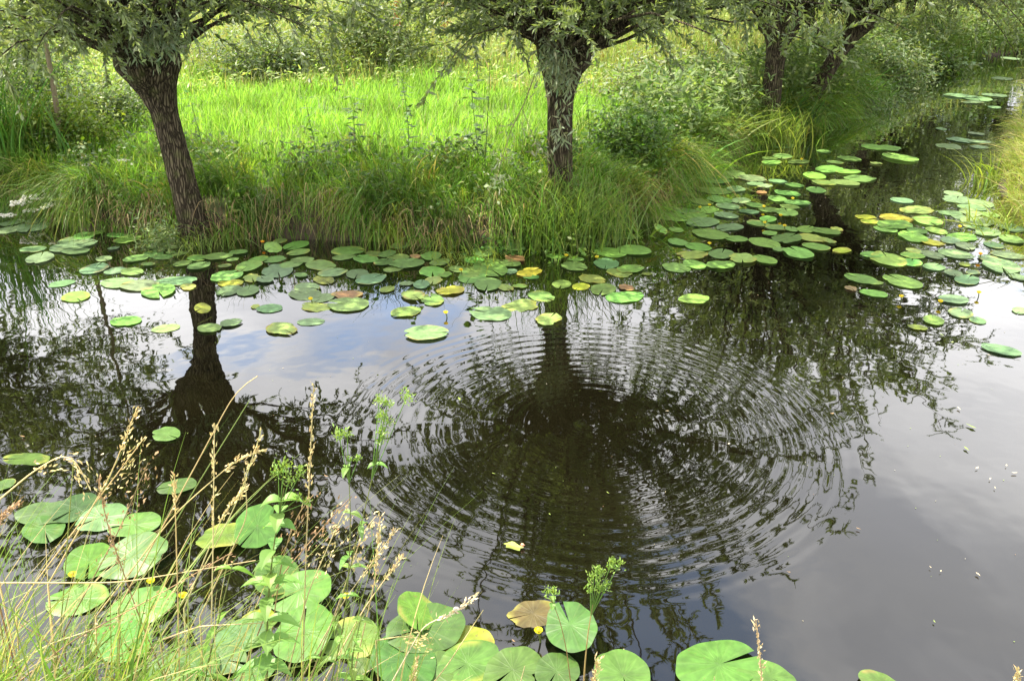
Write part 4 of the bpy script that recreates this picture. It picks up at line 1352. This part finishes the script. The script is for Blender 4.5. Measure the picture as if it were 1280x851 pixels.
# ------------------------------------------------------------------ bits floating on the water
BITS = [(642, 683, 26, 'c', 'curled yellow green leaf with a pink end, floating in the centre foreground'),
        (1208, 561, 16, 'g', 'pale green scrap at the upper left of the litter by the right edge'),
        (1221, 585, 10, 'w', 'whitish petal at the left of the litter by the right edge'),
        (1238, 599, 8, 'w', 'small buff petal in the middle of the litter by the right edge'),
        (1244, 610, 7, 'w', 'small white petal lowest in the litter by the right edge'),
        (1268, 591, 12, 'w', 'forked white petal at the right of the litter by the right edge'),
        (1258, 582, 7, 'w', 'tiny white fleck at the top of the litter by the right edge'),
        (1222, 718, 12, 'w', 'lone cream petal floating on the grey cloud reflection'),
        (1176, 714, 6, 'w', 'tiny pale fleck left of the lone cream petal'),
        (1163, 709, 6, 'w', 'tiny pale fleck second left of the lone cream petal'),
        (1168, 777, 8, 'g', 'grey green scrap low on the cloud reflection'),
        (1073, 661, 10, 'b', 'faint brown scrap at the left of the cloud reflection'),
        (1199, 511, 12, 'w', 'pale leaf floating above the blue gap in the cloud reflection'),
        (1214, 533, 22, 'g', 'sunken green leaf below the pale leaf on the right'),
        (1236, 444, 8, 'w', 'cream scrap just below the lone pale pad on the right'),
        (1177, 419, 14, 'g', 'yellow green weed scrap under the stalked yellow flower'),
        (1190, 428, 8, 'g', 'tiny yellow green scrap at the right of the dark reflection edge'),
        (574, 499, 14, 'g', 'yellow green scrap on the left part of the ripples'),
        (834, 514, 8, 'w', 'orange scrap on the upper right part of the ripples'),
        (617, 592, 8, 'g', 'tiny green scrap in the left middle of the ripples'),
        (760, 616, 8, 'g', 'tiny yellow scrap in the lower right middle of the ripples'),
        (687, 643, 7, 'g', 'tiny yellow green scrap below the ripple centre'),
        (1017, 477, 10, 'g', 'yellow green scrap on the right dark reflection, upper of two'),
        (1040, 517, 8, 'b', 'brown scrap on the right dark reflection, lower of two'),
        (911, 555, 7, 'w', 'cream scrap near the right outer ripple'),
        (128, 568, 9, 'w', 'bright white petal on the dark water at the left'),
        (28, 546, 12, 'b', 'buff blade scrap near the left edge above the tilted pad'),
        (408, 595, 12, 'b', 'pale seed scrap floating right of the leafy herb top'),
        (196, 567, 16, 'b', 'brown twig scrap right of the white petal'),
        (642, 801, 10, 'b', 'reddish brown scrap left of the yellow green flower stalk'),
        (986, 715, 8, 'b', 'short dark straw at the cloud edge'),
        (480, 699, 8, 'b', 'buff seed scrap right of the stalk bundle')]
for (px, py, wp, k, lab) in BITS:
    p = at(px, py, 0.006)
    dep = p[1] * CP + EYE * SP
    L = wp * dep / FPX * (1.0 if k == "c" else 0.6)
    c = {'c': (0.22, 0.26, 0.05), 'g': (0.20, 0.27, 0.06), 'w': (0.50, 0.42, 0.28), 'b': (0.25, 0.16, 0.08)}[k]
    a = Acc()
    K = 9
    q = np.linspace(0, 1, K)
    P = np.column_stack([(q - 0.5) * L, 0.10 * L * np.sin(3 * q + px), 0.004 + 0.12 * L * (q - 0.4) ** 2 + 0 * q])
    cs = np.tile(c, (1, 1))
    a.ribbons(P[None], (L * 0.17 * np.sin(np.pi * np.clip(q, 0.03, 0.97)) * (1 + 0.3 * np.sin(9 * q + py)))[None], np.array([[0.05, 1, 0.25]]), cs)
    if k == 'c':
        a.ball([L * 0.42, 0.004, 0.012], [0.010, 0.007, 0.008], (0.65, 0.30, 0.20), 6, 4, 0.2)
        a.ribbons((P * [0.7, 1, 1] + [0, -0.015, 0])[None], np.full((1, K), L * 0.13), np.array([[0, 1, -0.1]]), np.array([[0.16, 0.20, 0.04]]))
    o = a.build('floating_scrap', M_PAD, loc=p)
    o.rotation_euler = (0, 0, (px * 7.3) % 3.1 if k != 'c' else -0.15)
    tag(o, lab, 'plant scrap', 'scraps floating on the water')


# ------------------------------------------------------------------ near bank: stalks, herbs, blades
def path(pts, D, n=16):
    """smooth world curve through photograph points at distance(s) D"""
    Q = np.array([at(x, y, D=d) for (x, y), d in zip(pts, np.broadcast_to(D, len(pts)))])
    t = np.concatenate([[0], np.cumsum(np.linalg.norm(np.diff(Q, axis=0), axis=1))]); t /= t[-1]
    s = np.linspace(0, 1, n)
    out = np.column_stack([np.interp(s, t, Q[:, k]) for k in range(3)])
    for _ in range(3):
        out[1:-1] = (out[:-2] + 2 * out[1:-1] + out[2:]) / 4
    return out


STRAW = (0.50, 0.41, 0.21)
GSTEM = (0.20, 0.25, 0.07)
BROWN = (0.30, 0.20, 0.11)
# points go from the base up to the tip; kind: ear = narrow ear, open = open panicle, bare
ST = [
    ([(378, 870), (382, 700), (392, 480)][::1], 1.95, 'ear', STRAW, 0.34, 'tallest straw stalk with a long narrow ear, crossing the sky reflection'),
    ([(262, 870), (266, 700), (268, 530)], 1.92, 'ear', STRAW, 0.34, 'upright straw stalk with a nodding ear, in front of the dark trunk reflection'),
    ([(225, 870), (222, 740), (218, 592)], 1.88, 'ear', STRAW, 0.2, 'thin upright straw stalk over the yellow flower, lower left'),
    ([(148, 760), (240, 590), (300, 478), (322, 470)], 2.05, 'bare', STRAW, 0, 'slanting bare straw stalk rising right past the dark trunk reflection'),
    ([(150, 770), (250, 600), (312, 500)], 2.08, 'bare', GSTEM, 0, 'green slanting stem just below the bare slanting straw stalk'),
    ([(60, 730), (140, 590), (172, 508)], 2.0, 'ear', STRAW, 0.22, 'straw stalk with a slim ear pointing up right over the white petal'),
    ([(20, 760), (110, 640), (182, 545)], 2.02, 'open', STRAW, 0.3, 'straw stalk slanting right with an open ear below the solitary pad'),
    ([(80, 790), (150, 660), (185, 578)], 1.98, 'open', BROWN, 0.5, 'brown branching seed head above the left pad cluster'),
    ([(-20, 640), (40, 590), (80, 566), (95, 575), (113, 612)], 1.9, 'open', STRAW, 0.45, 'straw stalk arching over with a hanging ear at the left edge'),
    ([(-20, 680), (5, 642), (24, 628)], 1.86, 'ear', BROWN, 0.6, 'short brown ear entering from the left edge'),
    ([(215, 870), (170, 760), (135, 660), (122, 598)], 1.93, 'ear', BROWN, 0.4, 'brown stalk slanting up left with a knotted ear, lower left'),
    ([(66, 870), (78, 760), (92, 575)], 1.93, 'bare', GSTEM, 0, 'thin upright pale green stem by the left pad cluster'),
    ([(60, 860), (75, 790), (92, 715)], 1.9, 'bare', (0.33, 0.34, 0.13), 0, 'pale yellow stem at the lower left, left of the light pads'),
    ([(100, 870), (60, 800), (25, 780)], 1.85, 'bare', BROWN, 0, 'brown straw leaning left in the lower left corner'),
    ([(180, 830), (260, 700), (300, 620), (326, 540)], 2.02, 'ear', STRAW, 0.25, 'straw stalk slanting right with a thin ear beside the dark trunk reflection foot'),
    ([(120, 770), (220, 640), (300, 570), (332, 562)], 2.04, 'ear', STRAW, 0.2, 'low slanting straw stalk with a flat ear, left of the leafy herb'),
    ([(250, 770), (310, 645), (305, 585)], 1.98, 'bare', STRAW, 0, 'short bent straw just left of the leafy herb'),
    ([(230, 760), (280, 640), (308, 607)], 2.0, 'ear', STRAW, 0.3, 'small straw ear at the left of the leafy herb'),
    ([(330, 860), (352, 700), (372, 640), (392, 618)], 1.9, 'open', BROWN, 0.3, 'brown ear behind the leafy herb, bending right'),
    ([(300, 850), (350, 720), (420, 640), (440, 620)], 1.93, 'open', BROWN, 0.35, 'curled brown seed head right of the leafy herb'),
    ([(355, 860), (385, 740), (420, 660), (438, 625)], 1.95, 'open', STRAW, 0.4, 'nodding straw seed head next to the slender green herb'),
    ([(385, 855), (425, 750), (455, 660), (470, 645)], 1.95, 'open', STRAW, 0.3, 'straw stalk with small open ear left of the tall slender herb'),
    ([(370, 860), (430, 750), (475, 690), (495, 660)], 1.97, 'ear', STRAW, 0.3, 'straw stalk with slim ear leaning right, upper of the right pair'),
    ([(400, 860), (455, 760), (502, 695)], 1.97, 'ear', STRAW, 0.2, 'straw stalk leaning right, lower of the right pair'),
    ([(438, 860), (470, 720), (475, 645)], 1.99, 'ear', STRAW, 0.4, 'upright straw stalk with a small ear beside the tall slender herb'),
    ([(0, 870), (90, 800), (200, 742), (290, 690)], 1.86, 'open', BROWN, 0.6, 'long brown seed head lying across the lower left'),
    ([(-10, 848), (60, 805), (150, 775)], 1.86, 'bare', STRAW, 0, 'pale stem lying low across the lower left corner'),
    ([(-10, 728), (150, 728), (320, 700)], 1.88, 'bare', STRAW, 0, 'long nearly level straw crossing the lower left'),
    ([(200, 800), (250, 782), (330, 778)], 1.85, 'bare', STRAW, 0, 'level straw crossing the two upright stalks'),
    ([(480, 870), (530, 780), (570, 765), (597, 743)], 1.83, 'ear', (0.5, 0.42, 0.28), 0.3, 'thick pale straw carrying a small white snail, bottom centre'),
    ([(520, 880), (560, 830), (604, 762)], 1.85, 'bare', (0.45, 0.38, 0.18), 0, 'thin pale straw right of the snail straw'),
    ([(470, 800), (500, 795), (535, 798)], 1.86, 'open', (0.38, 0.33, 0.14), 0.5, 'short drooping ear lying on the bottom centre pads'),
    ([(512, 880), (516, 850), (521, 822)], 1.83, 'ear', STRAW, 0.8, 'short pale ear poking up over the bottom centre pads'),
    ([(644, 880), (650, 855), (656, 832)], 1.83, 'bare', STRAW, 0, 'short pale straw tip over the notched bottom pad'),
    ([(730, 880), (742, 850), (748, 822)], 1.83, 'ear', STRAW, 0.7, 'short twisted straw ear right of the herb stem at the bottom'),
    ([(951, 890), (952, 840), (945, 775)], 1.83, 'ear', (0.5, 0.40, 0.24), 0.75, 'thick tan straw ear standing at the bottom right'),
    ([(890, 885), (893, 858), (893, 845)], 1.83, 'bare', STRAW, 0, 'tiny straw tip over the largest bottom row pad'),
    ([(1271, 880), (1272, 855), (1271, 836)], 1.83, 'ear', STRAW, 0.6, 'straw tip at the bottom right corner'),
]
for (pts, D, kind, col, f_ear, lab) in ST:
    P = path(pts, D, 24)
    # carry the stalk down to the ground of the near bank
    base = P[0].copy()
    gzz = max(gz(base[0], base[1]), -0.1)
    if base[2] > gzz:
        ext = np.array([[base[0] - 0.15 * (P[3] - P[0])[0], min(base[1], 1.80), gzz - 0.02]])
        P = np.concatenate([ext, P])
    org = P[0].copy()
    P = P - org
    K = len(P)
    e = empty('grass_stalk', org)
    tag(e, lab, 'grass stalk', 'seeding grass stalks on the near bank')
    s = Acc()
    s.tube(P, np.linspace(0.0026, 0.0012, K), 5, vary(col, 1, 0.1, 0.05)[0], cap=False)
    s.build('stem', M_STRAW, e)
    if f_ear:
        h = Acc()
        i0 = int(K * (1 - f_ear))
        n = int(40 + 110 * f_ear)
        u = rng.uniform(i0, K - 1, n)
        i = np.minimum(u.astype(int), K - 2)
        O = P[i] + (P[i + 1] - P[i]) * (u - i)[:, None]
        T = unit(P[i + 1] - P[i])
        spread = 0.004 if kind == 'ear' else 0.016
        O = O + rng.normal(0, spread, (n, 3)) * [1, 1, 0.8]
        if kind == 'open': O[:, 2] -= rng.uniform(0, 0.02, n)
        h.leaves(O, T + rng.normal(0, 0.35, (n, 3)), rng.normal(0, 1, (n, 3)), rng.uniform(0.010, 0.019, n), 0.0026, vary(np.array(col) * 1.1, n, 0.18, 0.06))
        h.build('seed_head', M_STRAW, e)
    if 'carrying' in lab:
        c = at(570, 763, D=1.82)
        sn = Acc()
        for k in range(26):
            a = k * 0.42
            rr = 0.0065 * (1 - k / 30)
            sn.ball([math.cos(a) * rr * 0.8, -0.003 * k / 26, math.sin(a) * rr * 0.8 + 0.006], 0.0046 * (1 - k / 34), (0.7, 0.62, 0.52), 7, 5)
        sn.tube(np.array([[-0.002, 0, -0.004], [0.002, 0, -0.010], [0.007, 0, -0.009]]), [0.0028, 0.002, 0.001], 6, (0.45, 0.38, 0.28))
        tag(sn.build('snail', M_PETAL, loc=c), 'small white snail clinging to a thick straw at the bottom centre', 'snail')


def leafy(pts, D, lab, nl, ll, lw, col, tipn=0, tips=(), stemcol=(0.16, 0.18, 0.06), r=0.003, pairs=True):
    P = path(pts, D, 20)
    base = P[0].copy(); g0 = max(gz(base[0], base[1]), -0.1)
    if base[2] > g0:
        P = np.concatenate([[[base[0], min(base[1], 1.8), g0 - 0.02]], P])
    org = P[0].copy(); P = P - org; K = len(P)
    e = empty('leafy_herb', org)
    tag(e, lab, 'plant', 'leafy herbs on the near bank')
    s = Acc(); s.tube(P, np.linspace(r, r * 0.4, K), 6, stemcol, cap=False)
    # leaves: broad lance leaves in opposite pairs, each with a folded midrib and arched blade
    lf = Acc()
    for k in range(nl):
        f = 0.25 + 0.72 * k / max(nl - 1, 1)
        c = P[int(f * (K - 1))]
        for sd in (0, 1):
            a = k * 1.57 + sd * math.pi + rng.uniform(-0.4, 0.4)
            L = ll * rng.uniform(0.6, 1.15) * (1.15 - 0.55 * f)
            q = np.linspace(0, 1, 7)
            el = rng.uniform(0.1, 0.7)
            ln = np.array([math.cos(a), math.sin(a)])
            Q = c + np.column_stack([ln[0] * L * q, ln[1] * L * q, L * (el * q - 0.75 * q ** 2)])
            Wd = lw * np.sin(np.pi * np.clip(q, 0.04, 1) ** 0.75) + 0.0004
            sdv = np.array([-ln[1], ln[0], 0.0])
            cc = vary(col, 1, 0.15, 0.08)[0]
            for hh in (-1, 1):
                off = sdv * hh + np.array([0, 0, 0.35])
                V = np.concatenate([Q, Q + unit(off) * Wd[:, None]])
                i = np.arange(6)
                F = np.stack([i, i + 1, i + 8, i + 7], axis=1)
                lf.add(V, F, cc)
    s.build('stem', M_WEED, e)
    if nl: lf.build('leaves', M_WEED, e)
    if tips:
        t_ = Acc()
        for (x, y, rpx) in tips:
            c = at(x, y, D=D if np.isscalar(D) else D[-1]) - org
            rr = rpx * 2.2 / FPX
            q = np.linspace(0, 1, 4)[:, None]
            st0 = P[-3]
            t_.tube(st0 + (c - st0) * q, 0.0012, 4, col, cap=False)
            n = int(60 * rpx / 8)
            O = c + rng.normal(0, rr * 0.45, (n, 3))
            t_.leaves(O, rng.normal(0, 0.7, (n, 3)) + [0, 0, 0.9], rng.normal(0, 1, (n, 3)), rng.uniform(0.006, 0.014, n), 0.0021, vary((0.17, 0.26, 0.06), n, 0.15, 0.08))
        t_.build('flower_buds', M_WEED, e)
    return e


LC = (0.13, 0.24, 0.05)
leafy([(334, 880), (334, 760), (342, 680), (355, 610)], 1.86, 'leafiest herb on the near bank with budding green top, lower left of centre', 13, 0.10, 0.021, LC,
      tips=((355, 583, 12), (348, 590, 10), (376, 590, 8), (362, 598, 9), (373, 622, 5), (384, 628, 5)), r=0.0035)
leafy([(378, 880), (425, 760), (450, 660), (465, 600), (473, 560)], 1.93, 'tallest slender herb with feathery green top against the ripples', 5, 0.06, 0.009, LC,
      tips=((476, 540, 9), (478, 520, 9), (484, 505, 9), (474, 500, 7), (508, 497, 10), (484, 528, 9), (478, 550, 7)), r=0.0028)
leafy([(408, 880), (432, 770), (438, 680), (438, 610), (432, 565)], 1.90, 'slender herb with a small forked top, left of the tallest herb', 6, 0.07, 0.010, LC,
      tips=((424, 545, 9), (434, 543, 7), (448, 573, 4), (438, 575, 4)), r=0.0026)
leafy([(728, 890), (731, 830), (735, 790), (741, 755)], 1.84, 'herb with pale split stem and branching buds over the lone round pad', 0, 0.05, 0.01, LC,
      tips=((738, 735, 8), (742, 722, 8), (750, 736, 7), (752, 716, 7), (763, 708, 6), (765, 702, 6), (748, 712, 6), (758, 732, 6), (774, 705, 6)), r=0.0032, stemcol=(0.36, 0.27, 0.13))
leafy([(718, 890), (708, 810), (700, 775), (688, 745)], 1.85, 'small thin herb with flat yellow green top beside the branching one', 2, 0.05, 0.010, LC,
      tips=((684, 740, 6), (692, 740, 6)), r=0.002, stemcol=(0.26, 0.17, 0.08))
leafy([(440, 870), (440, 820), (452, 770)], 1.88, 'short leafy herb among the stalk bases at the bottom', 5, 0.06, 0.012, (0.14, 0.25, 0.05))
leafy([(250, 880), (262, 820), (292, 700)], 1.86, 'broad single green blade plant between the lower left pads', 3, 0.09, 0.010, (0.12, 0.24, 0.03))

# grass of the near bank, dense in the lower left corner
g = Acc()
n = 880
px = np.where(rng.uniform(0, 1, n) < 0.7, rng.uniform(-120, 190, n), rng.uniform(190, 520, n))
yy = rng.uniform(1.55, 2.0, n)
base = np.array([at(x, 880, D=d) for x, d in zip(px, yy)])
base[:, 2] = np.clip(height(base[:, :2]), 0.0, 2)
L = rng.uniform(0.22, 0.62, n) * np.where(px < 190, 1.25, 0.7)
cols = mixcols([(0.15, 0.24, 0.04), (0.22, 0.26, 0.07), (0.36, 0.29, 0.14), (0.10, 0.20, 0.03)], [4, 3, 2, 3], n, 0.2, 0.1)
blades(g, base, rng.normal(0, 0.35, (n, 2)) + [0.25, 0.30], L, rng.uniform(0, 1, n), 0.0026 * rng.uniform(0.5, 1.7, n), cols, 9, rng.uniform(0, 0.45, n))
# long thin green stems rising between the stalks
n = 150
px = rng.uniform(-60, 500, n)
base = np.array([at(x, 880, D=d) for x, d in zip(px, rng.uniform(1.6, 1.95, n))])
base[:, 2] = np.clip(height(base[:, :2]), 0.0, 2)
blades(g, base, rng.normal(0, 0.22, (n, 2)) + [0.22, 0.22], rng.uniform(0.6, 1.15, n) * np.where(px < 300, 1, 0.8), rng.uniform(0, 1, n), 0.0022 * rng.uniform(0.6, 1.3, n),
       mixcols([(0.16, 0.25, 0.05), (0.24, 0.28, 0.09), (0.42, 0.34, 0.17)], [4, 3, 2], n, 0.2, 0.1), 10, rng.uniform(0, 0.2, n))
# turf under and behind the camera
P = np.column_stack([rng.uniform(-4.5, 4.5, 9000), rng.uniform(0.3, 1.75, 9000)])
blades(g, np.column_stack([P, height(P)]), rng.normal(0, 0.3, (9000, 2)), rng.uniform(0.05, 0.14, 9000), rng.uniform(0, 1, 9000), np.full(9000, 0.002), vary((0.12, 0.2, 0.03), 9000), 3)
tag(g.build('near_bank_grass', M_GRASS), 'fine green and straw grass blades of the near bank, lower left corner', 'grass', kind='stuff')

# tiny specks of duckweed, seeds and pollen on the water: nobody could count them
a = Acc()
n = 2600
P = np.column_stack([rng.uniform(-6, 7.5, n), rng.uniform(2.2, 15, n)])
k = (np.maximum.reduce([sdist(P, p) for p in POLYS]) < -0.02)
dens = np.clip(clump(P, 1.7) * 1.5 - 0.35 + np.exp(-np.abs(sdist(P, POLYS[0])) / 0.6), 0.04, 1)
k &= rng.uniform(0, 1, n) < dens
P = P[k]
n_ = len(P)
O = np.column_stack([P, np.full(n_, 0.003)])
Dr = np.column_stack([rng.normal(0, 1, (n_, 2)), np.zeros(n_)])
a.leaves(O, Dr, np.tile([0, 0, 1.0], (n_, 1)), rng.uniform(0.004, 0.013, n_) * np.clip(P[:, 1] / 6, 0.7, 2), rng.uniform(0.0015, 0.004, n_) * np.clip(P[:, 1] / 6, 0.7, 2),
         mixcols([(0.20, 0.27, 0.06), (0.35, 0.30, 0.18), (0.16, 0.11, 0.06), (0.45, 0.42, 0.33)], [4, 2, 2, 1], n_, 0.2, 0.1))
tag(a.build('duckweed_specks', M_PAD), 'tiny specks of duckweed, seeds and pollen floating on the water', 'duckweed', kind='stuff')
# dead brown blades and roots on the wet foot of the far bank
a = Acc()
n = 2400
P, Nn = shore_normals(0, n, rng.uniform(-0.06, 0.10, n), 2, 19)
z = np.clip(height(P), 0, 1) + rng.uniform(0.0, 0.22, n)
L = rng.uniform(0.12, 0.42, n)
blades(a, np.column_stack([P, z]), Nn * rng.uniform(0.1, 0.6, (n, 1)) + rng.normal(0, 0.3, (n, 2)), L, rng.uniform(0, 1, n), 0.0032 * rng.uniform(0.5, 1.5, n),
       mixcols([(0.26, 0.19, 0.09), (0.36, 0.29, 0.14), (0.13, 0.09, 0.05)], [3, 3, 2], n, 0.2, 0.08), 6, rng.uniform(0.9, 2.0, n))
tag(a.build('dead_grass', M_STRAW), 'dead brown blades and roots trailing at the wet foot of the bank', 'dead grass', kind='stuff')
